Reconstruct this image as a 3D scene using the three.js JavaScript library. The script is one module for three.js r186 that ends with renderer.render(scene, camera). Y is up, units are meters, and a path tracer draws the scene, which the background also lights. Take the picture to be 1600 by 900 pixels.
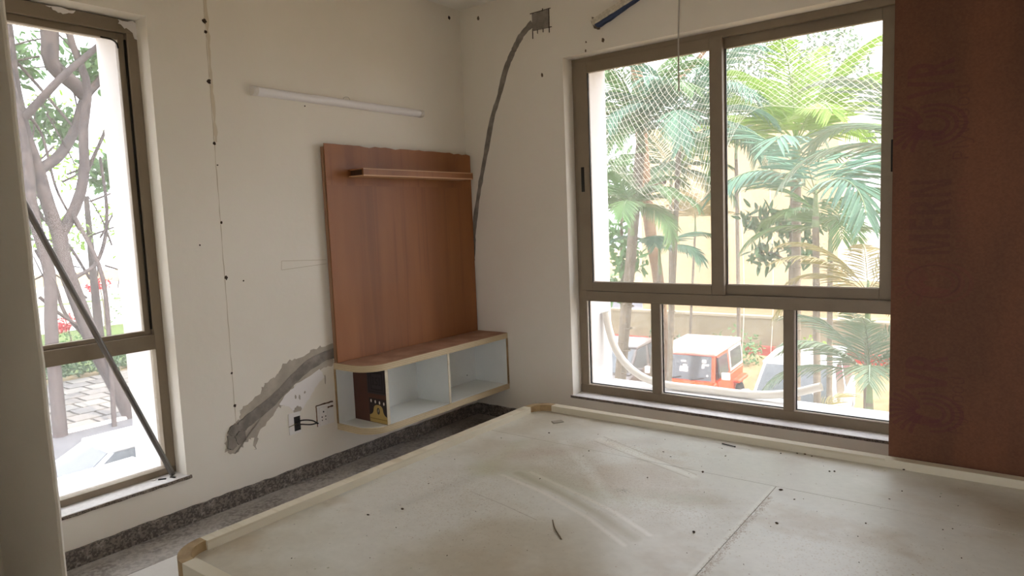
import * as THREE from 'three';
import { RoundedBoxGeometry } from 'three/addons/geometries/RoundedBoxGeometry.js';
import { ConvexGeometry } from 'three/addons/geometries/ConvexGeometry.js';
import { mergeGeometries } from 'three/addons/utils/BufferGeometryUtils.js';

// ------------------------------------------------------------------ camera, sky, sun, exposure
const scene = new THREE.Scene();
const renderer = new THREE.WebGLRenderer();
renderer.toneMapping = THREE.LinearToneMapping;
renderer.toneMappingExposure = 1.15;
renderer.shadowMap.enabled = true;

const camera = new THREE.PerspectiveCamera(45.657, 16 / 9, 0.05, 300);
camera.position.set(3.1503, 1.3687, 3.6513);
{ // turned left towards the corner, tilted slightly down, the phone held with a small roll
  const yaw = 0.65365, pitch = 0.098782, roll = 0.0402256;
  const f = new THREE.Vector3(-Math.sin(yaw) * Math.cos(pitch), -Math.sin(pitch), -Math.cos(yaw) * Math.cos(pitch));
  const r = new THREE.Vector3(Math.cos(yaw), 0, -Math.sin(yaw));
  const d = new THREE.Vector3().crossVectors(f, r);
  const r2 = r.clone().multiplyScalar(Math.cos(roll)).addScaledVector(d, Math.sin(roll));
  const u2 = d.clone().multiplyScalar(-Math.cos(roll)).addScaledVector(r, Math.sin(roll));
  camera.quaternion.setFromRotationMatrix(new THREE.Matrix4().makeBasis(r2, u2, f.clone().negate()));
}
// bright hazy white sky all round
scene.background = new THREE.Color().setRGB(0.97, 1.0, 1.08);
scene.backgroundIntensity = 4.4;
const sun = new THREE.DirectionalLight(0xfff0d8, 6.0);
sun.position.set(30, 34, 4);
sun.castShadow = true;
sun.shadow.mapSize.set(2048, 2048);
Object.assign(sun.shadow.camera, { left: -45, right: 45, top: 45, bottom: -45, near: 1, far: 150 });
scene.add(sun, sun.target);

// ------------------------------------------------------------------ helpers
function rngOf(seed) { let s = seed | 0; return () => { s = (s + 0x6d2b79f5) | 0; let t = Math.imul(s ^ (s >>> 15), 1 | s); t = (t + Math.imul(t ^ (t >>> 7), 61 | t)) ^ t; return ((t ^ (t >>> 14)) >>> 0) / 4294967296; }; }
const used = new Map();
function numbered(name) { const n = used.get(name) ?? 0; used.set(name, n + 1); return n ? name + '_' + String(n).padStart(3, '0') : name; }
function mesh(name, geo, mat, parent) {
  const m = new THREE.Mesh(geo, mat); m.castShadow = m.receiveShadow = true;
  m.name = parent ? name : numbered(name);
  (parent ?? scene).add(m);
  return m;
}
function group(name, x = 0, y = 0, z = 0, ry = 0) { const g = new THREE.Group(); g.name = numbered(name); g.position.set(x, y, z); g.rotation.y = ry; scene.add(g); return g; }
function tag(o, label, category, grp) { o.userData.label = label; o.userData.category = category; if (grp) o.userData.group = grp; return o; }
function structure(o, label) { o.userData.kind = 'structure'; if (label) o.userData.label = label; return o; }
// texture coordinates in metres, by the way each face points
function uvM(g, ox = 0, oy = 0) {
  if (g.index) g = g.toNonIndexed();
  const p = g.attributes.position, uv = new Float32Array(p.count * 2), a = new THREE.Vector3(), b = new THREE.Vector3(), c = new THREE.Vector3();
  for (let i = 0; i < p.count; i += 3) {
    a.fromBufferAttribute(p, i); b.fromBufferAttribute(p, i + 1).sub(a); c.fromBufferAttribute(p, i + 2).sub(a);
    const n = b.cross(c), ax = Math.abs(n.x), ay = Math.abs(n.y), az = Math.abs(n.z);
    for (let k = 0; k < 3; k++) {
      const x = p.getX(i + k), y = p.getY(i + k), z = p.getZ(i + k);
      const [u, v] = ay >= ax && ay >= az ? [x, z] : ax >= az ? [z, y] : [x, y];
      uv[(i + k) * 2] = u + ox; uv[(i + k) * 2 + 1] = v + oy;
    }
  }
  g.setAttribute('uv', new THREE.BufferAttribute(uv, 2));
  if (!g.attributes.normal) g.computeVertexNormals();
  return g;
}
function bx(x0, x1, y0, y1, z0, z1, r = 0) {
  const w = x1 - x0, h = y1 - y0, d = z1 - z0;
  const g = r ? new RoundedBoxGeometry(w, h, d, 2, Math.min(r, w / 2.01, h / 2.01, d / 2.01)) : new THREE.BoxGeometry(w, h, d);
  g.translate((x0 + x1) / 2, (y0 + y1) / 2, (z0 + z1) / 2);
  return uvM(g);
}
const clean = (g) => { const q = g.index ? g.toNonIndexed() : g; for (const k of Object.keys(q.attributes)) if (!['position', 'normal', 'uv'].includes(k)) q.deleteAttribute(k); return q; };
const merge = (list) => mergeGeometries(list.map(clean));
function tube(points, r, segs = 40, sides = 8, closed = false) {
  const c = new THREE.CatmullRomCurve3(points.map((p) => new THREE.Vector3(...p)), closed, 'centripetal');
  return new THREE.TubeGeometry(c, segs, r, sides, closed);
}
// a limb that tapers from r0 to r1
function limb(points, r0, r1, segs = 14, sides = 7) {
  const c = new THREE.CatmullRomCurve3(points.map((p) => new THREE.Vector3(...p)), false, 'centripetal');
  const g = new THREE.TubeGeometry(c, segs, 1, sides, false), p = g.attributes.position, v = new THREE.Vector3();
  for (let i = 0; i <= segs; i++) {
    const o = c.getPointAt(i / segs), r = r0 + (r1 - r0) * (i / segs);
    for (let j = 0; j <= sides; j++) { const k = i * (sides + 1) + j; v.fromBufferAttribute(p, k).sub(o).multiplyScalar(r).add(o); p.setXYZ(k, v.x, v.y, v.z); }
  }
  return uvM(g);
}
function cyl(r0, r1, from, to, sides = 16) {
  const a = new THREE.Vector3(...from), b = new THREE.Vector3(...to), d = b.clone().sub(a), l = d.length();
  const g = new THREE.CylinderGeometry(r1, r0, l, sides);
  g.applyQuaternion(new THREE.Quaternion().setFromUnitVectors(new THREE.Vector3(0, 1, 0), d.normalize()));
  const m = a.add(b).multiplyScalar(0.5); g.translate(m.x, m.y, m.z);
  return g;
}
const shapeOf = (pts) => new THREE.Shape(pts.map(([x, y]) => new THREE.Vector2(x, y)));
// an outline in (z, y) standing proud of the left wall (x = 0), or in (x, y) proud of the far wall (z = 0)
function onLeft(pts, depth, x0 = 0) { const g = new THREE.ExtrudeGeometry(shapeOf(pts.map(([z, y]) => [-z, y])), { depth, bevelEnabled: false }); g.rotateY(Math.PI / 2); g.translate(x0, 0, 0); return uvM(g); }
function onFar(pts, depth, z0 = 0) { const g = new THREE.ExtrudeGeometry(shapeOf(pts), { depth, bevelEnabled: false }); g.translate(0, 0, z0); return uvM(g); }
// an outline in (x, z) lying flat, from y0 up
function flat(shape, y0, depth, bevel = 0) {
  const g = new THREE.ExtrudeGeometry(shape, { depth: depth - 2 * bevel, bevelEnabled: bevel > 0, bevelSize: bevel, bevelThickness: bevel, bevelOffset: -bevel, bevelSegments: 2, curveSegments: 14 });
  g.rotateX(Math.PI / 2); g.translate(0, y0 + depth - bevel, 0); return uvM(g);
}
function roughen(pts, amp, seed, sub = 4) { // makes an outline ragged
  const R = rngOf(seed), out = [];
  pts.forEach((p, i) => { const q = pts[(i + 1) % pts.length]; for (let k = 0; k < sub; k++) { const t = k / sub; out.push([p[0] + (q[0] - p[0]) * t + (R() - 0.5) * amp, p[1] + (q[1] - p[1]) * t + (R() - 0.5) * amp]); } });
  return out;
}

// ------------------------------------------------------------------ textures
function lattice(seed, n) { const R = rngOf(seed), a = new Float32Array(n * n); for (let i = 0; i < a.length; i++) a[i] = R(); return a; }
function tileNoise(seed, n) { // value noise on an n by n lattice that repeats over 0..1
  const a = lattice(seed, n), s = (t) => t * t * (3 - 2 * t);
  return (u, v) => {
    u = (u - Math.floor(u)) * n; v = (v - Math.floor(v)) * n;
    const x = Math.floor(u) % n, y = Math.floor(v) % n, fx = s(u - Math.floor(u)), fy = s(v - Math.floor(v)), x1 = (x + 1) % n, y1 = (y + 1) % n;
    return (a[y * n + x] * (1 - fx) + a[y * n + x1] * fx) * (1 - fy) + (a[y1 * n + x] * (1 - fx) + a[y1 * n + x1] * fx) * fy;
  };
}
function fbm(seed, n, oct = 5, gain = 0.55) { const f = []; for (let k = 0; k < oct; k++) f.push(tileNoise(seed + k * 17, n << k)); let tot = 0; for (let k = 0; k < oct; k++) tot += gain ** k; return (u, v) => { let s = 0; for (let k = 0; k < oct; k++) s += f[k](u, v) * gain ** k; return s / tot; }; }
function dataTex(w, h, fn, metres, srgb = true) { // fn(u, v) gives 0..1 rgb
  const d = new Uint8Array(w * h * 4);
  for (let y = 0; y < h; y++) for (let x = 0; x < w; x++) { const c = fn(x / w, y / h), o = (y * w + x) * 4; for (let k = 0; k < 3; k++) d[o + k] = Math.max(0, Math.min(255, Math.round(c[k] * 255))); d[o + 3] = 255; }
  const t = new THREE.DataTexture(d, w, h); t.wrapS = t.wrapT = THREE.RepeatWrapping; t.magFilter = THREE.LinearFilter; t.minFilter = THREE.LinearMipmapLinearFilter; t.generateMipmaps = true;
  if (srgb) t.colorSpace = THREE.SRGBColorSpace;
  if (metres) t.repeat.set(1 / metres[0], 1 / metres[1]);
  t.needsUpdate = true; return t;
}
const mix = (a, b, t) => a.map((x, i) => x + (b[i] - x) * t);
const rgb = (r, g, b) => [r / 255, g / 255, b / 255];
const clamp01 = (t) => Math.max(0, Math.min(1, t));
const sm = (a, b, t) => { t = clamp01((t - a) / (b - a)); return t * t * (3 - 2 * t); };
const nA = fbm(11, 4, 6), nB = fbm(29, 8, 6), nC = fbm(47, 32, 4), nD = fbm(71, 3, 5), nE = fbm(83, 64, 3);
function noisy(c0, c1, metres, size = 512, f = nA, contrast = 1.6) { return dataTex(size, size, (u, v) => mix(c0, c1, clamp01(0.5 + (f(u, v) - 0.5) * contrast + (nE(u, v) - 0.5) * 0.25)), metres); }
const bumpFine = dataTex(512, 512, (u, v) => { const t = nC(u, v) * 0.5 + nA(u, v) * 0.5; return [t, t, t]; }, [1.2, 1.2], false);
const std = (o) => new THREE.MeshStandardMaterial({ roughness: 0.8, ...o });

// painted plaster: cream distemper with faint blotches
const paintTex = dataTex(1024, 1024, (u, v) => { const t = clamp01(0.5 + (nA(u, v) - 0.5) * 1.5), s = sm(0.66, 0.8, nD(u, v) * 0.6 + nB(u, v) * 0.4); return mix(mix(rgb(233, 226, 212), rgb(241, 235, 223), t), rgb(216, 205, 188), s * 0.5); }, [2.7, 2.7]);
const paint = std({ map: paintTex, roughness: 0.85, bumpMap: bumpFine, bumpScale: 0.0015 });
const ceilingPaint = std({ map: noisy(rgb(238, 233, 222), rgb(244, 240, 232), [2, 2]), roughness: 0.9 });
const outsidePaint = std({ map: noisy(rgb(208, 205, 203), rgb(220, 217, 215), [2, 2]), roughness: 0.85, bumpMap: bumpFine, bumpScale: 0.001 });
const granite = std({ map: dataTex(512, 512, (u, v) => { const t = nE(u, v), s = nC(u + 0.3, v + 0.1); return mix(mix(rgb(84, 77, 70), rgb(132, 123, 114), sm(0.35, 0.65, t)), rgb(178, 170, 160), sm(0.6, 0.78, s) * 0.7); }, [0.5, 0.5]), roughness: 0.5 });
const dustyGranite = std({ map: dataTex(512, 512, (u, v) => { const t = nE(u, v), s = nC(u + 0.3, v + 0.1), q = sm(0.4, 0.65, nA(u, v)); return mix(mix(mix(rgb(128, 122, 116), rgb(170, 164, 158), sm(0.35, 0.65, t)), rgb(178, 172, 168), sm(0.6, 0.78, s) * 0.7), rgb(188, 182, 174), q * 0.6); }, [0.8, 0.8]), roughness: 0.55 });
const sillStone = std({ map: noisy(rgb(222, 219, 218), rgb(240, 237, 235), [0.4, 0.4], 512, nC), roughness: 0.6 });
const sillEdge = std({ map: dataTex(256, 256, (u, v) => mix(rgb(82, 72, 64), rgb(150, 138, 126), sm(0.35, 0.65, nE(u, v))), [0.2, 0.2]), roughness: 0.9 });
const tileWhite = std({ map: noisy(rgb(216, 212, 206), rgb(226, 223, 218), [0.6, 0.6]), roughness: 0.3 });
const cement = std({ map: noisy(rgb(170, 160, 146), rgb(190, 180, 164), [0.5, 0.5], 512, nB, 2), roughness: 0.95, bumpMap: bumpFine, bumpScale: 0.004 });
const cementDark = std({ map: noisy(rgb(124, 117, 109), rgb(152, 144, 134), [0.35, 0.35], 512, nB, 2.2), roughness: 0.95, bumpMap: bumpFine, bumpScale: 0.004 });
const puttyWhite = std({ color: 0xf1ece8, roughness: 0.9 });
const holeDark = std({ color: 0x3a2c20, roughness: 1 });
const pencil = std({ color: 0xc8bca6, roughness: 1 });
const aluminium = std({ map: noisy(rgb(134, 120, 101), rgb(146, 132, 112), [0.6, 0.6]), roughness: 0.55, metalness: 0.15 });
const gasket = std({ color: 0x16140f, roughness: 0.7 });
const beading = std({ color: 0xd9cfc2, roughness: 0.6 });
const glass = new THREE.MeshPhysicalMaterial({ color: 0xffffff, transmission: 1, roughness: 0, thickness: 0, ior: 1.45, metalness: 0 });
const plyFace = std({ map: dataTex(512, 1024, (u, v) => { const t = nD(u * 2, v * 0.35), g = tileStreak(u, v); return mix(mix(rgb(136, 84, 46), rgb(158, 101, 57), clamp01(0.5 + (t - 0.5) * 2)), rgb(104, 64, 38), g * 0.3); }, [1.2, 1.6]), roughness: 0.5 });
function tileStreak(u, v) { return sm(0.5, 0.75, nC(u, v * 0.04)); }
const plyEdge = std({ map: dataTex(256, 256, (u, v) => { const k = Math.floor(v * 8) % 2, t = nC(u, v); return mix(k ? rgb(206, 188, 152) : rgb(178, 156, 120), rgb(222, 206, 174), t * 0.6); }, [0.5, 0.04]), roughness: 0.75 });
const plyTop = std({ map: noisy(rgb(158, 120, 98), rgb(182, 146, 122), [0.7, 0.7], 512, nB, 2), roughness: 0.7 });
const rimWood = std({ map: dataTex(512, 512, (u, v) => mix(mix(rgb(204, 194, 170), rgb(220, 211, 190), nA(u, v)), rgb(180, 164, 132), tileStreak(v, u) * 0.4), [0.9, 0.9]), roughness: 0.65 });
const curveWood = std({ map: noisy(rgb(146, 120, 84), rgb(176, 150, 108), [0.3, 0.3], 256, nB, 2), roughness: 0.75 });
const sideWood = std({ map: noisy(rgb(104, 74, 50), rgb(128, 94, 64), [0.5, 0.5], 256, nB, 2), roughness: 0.6 });
const laminate = std({ map: noisy(rgb(232, 235, 232), rgb(240, 242, 238), [0.8, 0.8]), roughness: 0.35 });
const metalGrey = std({ color: 0x83817e, roughness: 0.35, metalness: 0.8 });
const plasticWhite = std({ color: 0xeeeae6, roughness: 0.4 });
const plasticBlack = std({ color: 0x1a1816, roughness: 0.6 });
const cableGrey = std({ color: 0xb8b2a8, roughness: 0.6 });

// ------------------------------------------------------------------ the room
const H = 2.797, RX = 4.4, RZ = 4.3, T = 0.52;
const WA = { z0: 2.118, z1: 2.822, y0: 0.22, y1: 2.33 };       // window in the left wall
const WB = { x0: 0.815, x1: 2.66, y0: 0.22, y1: 2.348 };       // window in the far wall
const floorG = structure(group('floor'), 'floor with a dusty grey granite border and white tiles');
mesh('floor_slab', bx(-T, RX + 0.2, -0.2, -0.02, -T, RZ + 0.2), cement, floorG);
mesh('granite_border', bx(0, 0.262, -0.02, 0, 0, RZ), dustyGranite, floorG);
mesh('granite_border', bx(0.262, RX, -0.02, 0, 0, 0.262), dustyGranite, floorG);
for (let i = 0; i < 7; i++) for (let j = 0; j < 7; j++) {
  const x0 = 0.265 + i * 0.607, z0 = 0.265 + j * 0.607;
  mesh('floor_tile', bx(x0, Math.min(x0 + 0.604, RX), -0.02, 0, z0, Math.min(z0 + 0.604, RZ), 0.0015), tileWhite, floorG);
}
structure(mesh('ceiling', bx(-T, RX + 0.2, H, H + 0.15, -T, RZ + 0.2), ceilingPaint), 'plain off-white ceiling');

function wallWithHole(along0, along1, hole) { // outline in (along, y) with one opening, extruded by the wall's thickness
  const s = shapeOf([[along0, 0], [along1, 0], [along1, H], [along0, H]]);
  s.holes.push(new THREE.Path([[hole[0], hole[2]], [hole[0], hole[3]], [hole[1], hole[3]], [hole[1], hole[2]]].map(([x, y]) => new THREE.Vector2(x, y))));
  return (depth) => new THREE.ExtrudeGeometry(s, { depth, bevelEnabled: false });
}
const TI = 0.165; // the painted inner leaf; the rendered outer leaf makes up the rest
const wallLeft = structure(group('wall_left'), 'cream wall with a tall window, a cable chase and sockets');
{ const w = wallWithHole(-RZ, TI, [-WA.z1, -WA.z0, WA.y0, WA.y1]), v = wallWithHole(-RZ, T, [-WA.z1, -WA.z0, WA.y0, WA.y1]);
  const g = w(TI); g.rotateY(Math.PI / 2); g.translate(-TI, 0, 0); mesh('plaster', uvM(g), paint, wallLeft);
  const o = v(T - TI); o.rotateY(Math.PI / 2); o.translate(-T, 0, 0); mesh('outer_render', uvM(o), outsidePaint, wallLeft); }
const wallFar = structure(group('wall_far'), 'cream wall holding the wide window');
{ const w = wallWithHole(0, RX + 0.2, [WB.x0, WB.x1, WB.y0, WB.y1]);
  const g = w(TI); g.translate(0, 0, -TI); mesh('plaster', uvM(g), paint, wallFar);
  const o = w(T - TI); o.translate(0, 0, -T); mesh('outer_render', uvM(o), outsidePaint, wallFar); }
structure(mesh('wall_right', bx(RX, RX + 0.2, 0, H, 0, RZ), paint), 'cream wall on the right');
{ // the walls behind the viewer: an unseen doorway added to bring daylight onto the far wall
  const s = shapeOf([[1.85, 0], [2.6, 0], [2.6, 2.15], [3.6, 2.15], [3.6, 0], [RX + 0.2, 0], [RX + 0.2, H], [1.85, H]]), g = new THREE.ExtrudeGeometry(s, { depth: 0.2, bevelEnabled: false }); g.translate(0, 0, RZ);
  structure(mesh('wall_near', uvM(g), paint), 'cream wall with an added open doorway behind the viewer');
  structure(mesh('wall_added_block', bx(0, 1.85, 0, H, 3.5, RZ + 0.2), paint), 'cream wall block added to shade the wall return');  // unseen block added to keep doorway light off the wall return
  const d = structure(group('door_1'), 'bare frame of the added open doorway');
  mesh('jamb', bx(2.6, 2.65, 0, 2.1, RZ + 0.02, RZ + 0.14), rimWood, d); mesh('jamb', bx(3.55, 3.6, 0, 2.1, RZ + 0.02, RZ + 0.14), rimWood, d); mesh('head', bx(2.6, 3.6, 2.1, 2.15, RZ + 0.02, RZ + 0.14), rimWood, d);
}
{ // a thin wall return beside the tall window, its plaster edge slightly wavy
  const z0 = 2.842, z1 = 2.856, xp = 0.62, R = rngOf(5), N = 46, pos = [], idx = [];
  for (let i = 0; i <= N; i++) { const y = H * i / N, e = (R() - 0.5) * 0.006 + Math.sin(i * 0.9) * 0.003; pos.push(0, y, z0, xp - 0.006 + e, y, z0, xp + e, y, z0 + 0.006, xp + e, y, z1 - 0.006, xp - 0.006 + e, y, z1, 0, y, z1); }
  for (let i = 0; i < N; i++) for (let k = 0; k < 5; k++) { const a = i * 6 + k, b = a + 1, c = a + 6, d = c + 1; idx.push(a, c, b, b, c, d); }
  const g = new THREE.BufferGeometry(); g.setAttribute('position', new THREE.Float32BufferAttribute(pos, 3)); g.setIndex(idx);
  structure(mesh('wall_return', uvM(g), paint), 'cream plastered wall return at the left beside the tall window');
}
// granite skirting, its upper edge ragged where the plaster stops
function raggedTop(a0, a1, y, seed) { const R = rngOf(seed), p = [[a0, 0]]; p.push([a1, 0]); const n = Math.round((a1 - a0) / 0.035); for (let i = n; i >= 0; i--) p.push([a0 + (a1 - a0) * i / n, y + (R() - 0.5) * 0.006]); return p; }
structure(mesh('baseboard_left', onLeft(raggedTop(0, 2.842, 0.078, 3), 0.011, 0.0005), granite), 'speckled grey granite skirting under the left wall');
structure(mesh('baseboard_far', onFar(raggedTop(0.012, 2.69, 0.078, 4), 0.011, 0.0005), granite), 'speckled grey granite skirting under the wide window');

// cement patches, chases, holes and pencil marks on the walls
const patchA = [[1.231, 0.712], [1.297, 0.712], [1.362, 0.706], [1.448, 0.668], [1.509, 0.672], [1.57, 0.649], [1.613, 0.596], [1.682, 0.577], [1.692, 0.546], [1.77, 0.497], [1.824, 0.477], [1.835, 0.43], [1.875, 0.408], [1.916, 0.338], [1.916, 0.289], [1.878, 0.261], [1.849, 0.276], [1.804, 0.306], [1.765, 0.315], [1.76, 0.245], [1.744, 0.288], [1.729, 0.335], [1.677, 0.372], [1.627, 0.428], [1.588, 0.435], [1.543, 0.495], [1.488, 0.535], [1.417, 0.548], [1.329, 0.58], [1.24, 0.592]];
mesh('cement_patch', onLeft(roughen(patchA, 0.016, 8, 5), 0.0012), cement, wallLeft);
const chaseA = [[1.215, 0.687], [1.322, 0.673], [1.408, 0.653], [1.515, 0.593], [1.619, 0.522], [1.736, 0.465], [1.8, 0.438], [1.825, 0.423], [1.82, 0.37], [1.798, 0.371], [1.742, 0.396], [1.625, 0.455], [1.5, 0.537], [1.392, 0.597], [1.282, 0.626], [1.22, 0.625]];
mesh('cable_chase', onLeft(roughen(chaseA, 0.006, 9, 4), 0.004), cementDark, wallLeft);
for (const lump of [[[1.812, 0.43], [1.79, 0.405], [1.806, 0.368], [1.84, 0.375], [1.846, 0.414]], [[1.846, 0.412], [1.842, 0.376], [1.87, 0.352], [1.905, 0.37], [1.885, 0.404]], [[1.812, 0.366], [1.806, 0.318], [1.852, 0.306], [1.866, 0.35], [1.842, 0.37]], [[1.856, 0.306], [1.872, 0.35], [1.904, 0.364], [1.908, 0.3], [1.882, 0.284]]])
  mesh('cement_lump', onLeft(roughen(lump, 0.006, 10 + lump[0][0] * 100, 3), 0.009), cementDark, wallLeft);
const PUTTY = [[1.555, 0.497], [1.459, 0.543], [1.333, 0.585], [1.302, 0.538], [1.371, 0.488], [1.413, 0.44], [1.463, 0.387], [1.505, 0.376], [1.549, 0.429], [1.602, 0.449]];
const blob = (z, y, rz, ry, seed, n = 28) => { const R = rngOf(seed); let k = 1; return Array.from({ length: n }, (_, i) => { k = Math.max(0.6, Math.min(1.35, k + (R() - 0.5) * 0.45)); const a = i / n * 6.2832; return [z + Math.cos(a) * rz * k, y + Math.sin(a) * ry * k]; }); };
mesh('putty_smear', onLeft(roughen(PUTTY, 0.007, 62, 4), 0.0016), puttyWhite, wallLeft);
for (const [z, y, w, h, s] of [[1.495, 0.398, 0.022, 0.016, 5], [1.5, 0.47, 0.006, 0.012, 6], [1.475, 0.455, 0.005, 0.015, 7], [1.44, 0.478, 0.006, 0.008, 8], [1.3, 0.52, 0.003, 0.02, 9]]) mesh('cement_smear', onLeft(blob(z, y, w, h, 60 + s), 0.002), cement, wallLeft);
for (const [y, r, z] of [[2.362, 0.012, 1.846], [2.313, 0.008, 1.844], [2.084, 0.011, 1.848], [1.793, 0.008, 1.845], [1.69, 0.004, 1.838], [1.413, 0.007, 1.842], [1.144, 0.01, 1.842], [0.669, 0.006, 1.853], [0.503, 0.008, 1.85], [2.025, 0.004, 1.31], [1.31, 0.004, 1.96], [2.73, 0.012, 0.11], [1.12, 0.004, 1.75]])
  mesh('screw_hole', onLeft(roughen(Array.from({ length: 9 }, (_, i) => [z + r * Math.cos(i * 0.7), y + r * Math.sin(i * 0.7)]), r * 0.5, Math.round(y * 999), 2), 0.0008), holeDark, wallLeft);
const strip = (a, b, w, amp, seed, n = 26) => { const R = rngOf(seed), l = [], r = []; for (let i = 0; i <= n; i++) { const t = i / n, x = a[0] + (b[0] - a[0]) * t + (R() - 0.5) * amp, y = a[1] + (b[1] - a[1]) * t, k = w * (0.4 + R()); l.push([x - k, y]); r.unshift([x + k, y]); } return [...l, ...r]; };
mesh('filled_crack', onLeft(strip([1.852, 0.42], [1.841, 2.75], 0.0016, 0.003, 21, 60), 0.0006), pencil, wallLeft);
mesh('filler_strip', onLeft(strip([1.836, 1.8], [1.832, 2.75], 0.009, 0.004, 22, 40), 0.0005), std({ color: 0xd6cab4, roughness: 0.95 }), wallLeft);
for (const [a, b] of [[[1.523, 1.203], [1.236, 1.19]], [[1.527, 1.156], [1.236, 1.168]]]) { // pencil lines beside the panel
  const w = 0.0012; mesh('pencil_line', onLeft([[a[0], a[1] - w], [b[0], b[1] - w], [b[0], b[1] + w], [a[0], a[1] + w]], 0.0004), pencil, wallLeft);
}
mesh('pencil_line', onLeft([[1.5225, 1.203], [1.5265, 1.156], [1.5285, 1.156], [1.5245, 1.203]], 0.0004), pencil, wallLeft);
// far wall: square cement patch with a curving chase
const lineB = [[0.6, 2.597], [0.52, 2.545], [0.47, 2.49], [0.43, 2.435], [0.373, 2.343], [0.311, 2.188], [0.245, 2.051], [0.183, 1.845], [0.113, 1.613], [0.059, 1.396], [0.036, 1.255], [0.02, 1.1]];
{ const c = new THREE.SplineCurve(lineB.map(([x, y]) => new THREE.Vector2(x, y))), R = rngOf(31), l = [], r = [];
  for (let i = 0; i <= 60; i++) { const t = i / 60, p = c.getPoint(t), d = c.getTangent(t), w = 0.021 - 0.006 * t + (R() - 0.5) * 0.007; l.push([p.x - d.y * w, p.y + d.x * w]); r.unshift([p.x + d.y * w, p.y - d.x * w]); }
  mesh('cable_chase', onFar([...l, ...r], 0.0025), cementDark, wallFar); }
mesh('cement_patch', onFar(roughen([[0.6, 2.652], [0.729, 2.654], [0.729, 2.544], [0.6, 2.546]], 0.005, 33, 5), 0.004), cementDark, wallFar);
for (const [a, b] of [[[0.585, 2.655], [0.74, 2.658]], [[0.6, 2.5], [0.601, 2.56]], [[0.637, 2.525], [0.638, 2.55]], [[0.68, 2.525], [0.681, 2.55]], [[0.726, 2.515], [0.728, 2.66]], [[0.72, 2.547], [0.745, 2.546]], [[0.68, 2.65], [0.682, 2.668]]]) {
  const dx = b[0] - a[0], dy = b[1] - a[1], k = 0.0018 / Math.hypot(dx, dy), p = [-dy * k, dx * k];
  mesh('saw_cut', onFar([[a[0] - p[0], a[1] - p[1]], [b[0] - p[0], b[1] - p[1]], [b[0] + p[0], b[1] + p[1]], [a[0] + p[0], a[1] + p[1]]], 0.0046), holeDark, wallFar);
}
for (const [x, y, r] of [[0.16, 2.715, 0.01], [0.98, 2.36, 0.006], [1.1, 2.4, 0.01], [0.66, 2.27, 0.009], [0.985, 2.41, 0.005]])
  mesh('screw_hole', onFar(roughen(Array.from({ length: 8 }, (_, i) => [x + r * Math.cos(i * 0.785), y + r * Math.sin(i * 0.785) * 1.4]), r * 0.7, Math.round(x * 777), 2), 0.0007), std({ color: 0x6a5844, roughness: 1 }), wallFar);
// broken-open plaster along the top of the wide window, exposing a blue pipe in a white casing
{ const g = tag(group('pipe_casing', 1.06, 2.468, 0.004), 'broken white pipe casing with blue lining above the wide window', 'casing');
  g.rotation.z = 0.32;
  const R = rngOf(35), up = [], dn = []; for (let i = 0; i <= 40; i++) { const x = i * 0.95 / 40; up.unshift([x, 0.056 + (R() - 0.5) * 0.004]); dn.push([x, 0.02 + (R() - 0.5) * 0.003]); }
  const q0 = new THREE.ExtrudeGeometry(shapeOf([...dn, ...up]), { depth: 0.03, bevelEnabled: false });
  mesh('casing', uvM(q0), std({ map: noisy(rgb(196, 186, 166), rgb(226, 218, 202), [0.1, 0.1], 256, nB, 2.2), roughness: 0.8 }), g);
  const q = new THREE.ExtrudeGeometry(shapeOf(roughen([[0.02, -0.004], [0.1, -0.004], [0.2, 0.002], [0.34, 0.012], [0.9, 0.019], [0.9, 0.021], [0.01, 0.021]], 0.003, 36, 4)), { depth: 0.026, bevelEnabled: false });
  mesh('blue_lining', uvM(q), std({ color: 0x3c4a6a, roughness: 0.7 }), g);
  const e = new THREE.ExtrudeGeometry(shapeOf(roughen([[-0.012, 0.05], [-0.006, 0.01], [0.02, -0.012], [0.032, 0.0], [0.02, 0.056], [0.004, 0.078]], 0.006, 3, 3)), { depth: 0.012, bevelEnabled: false });
  mesh('broken_end', uvM(e), std({ color: 0x6b5f50, roughness: 1 }), g);
}

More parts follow.
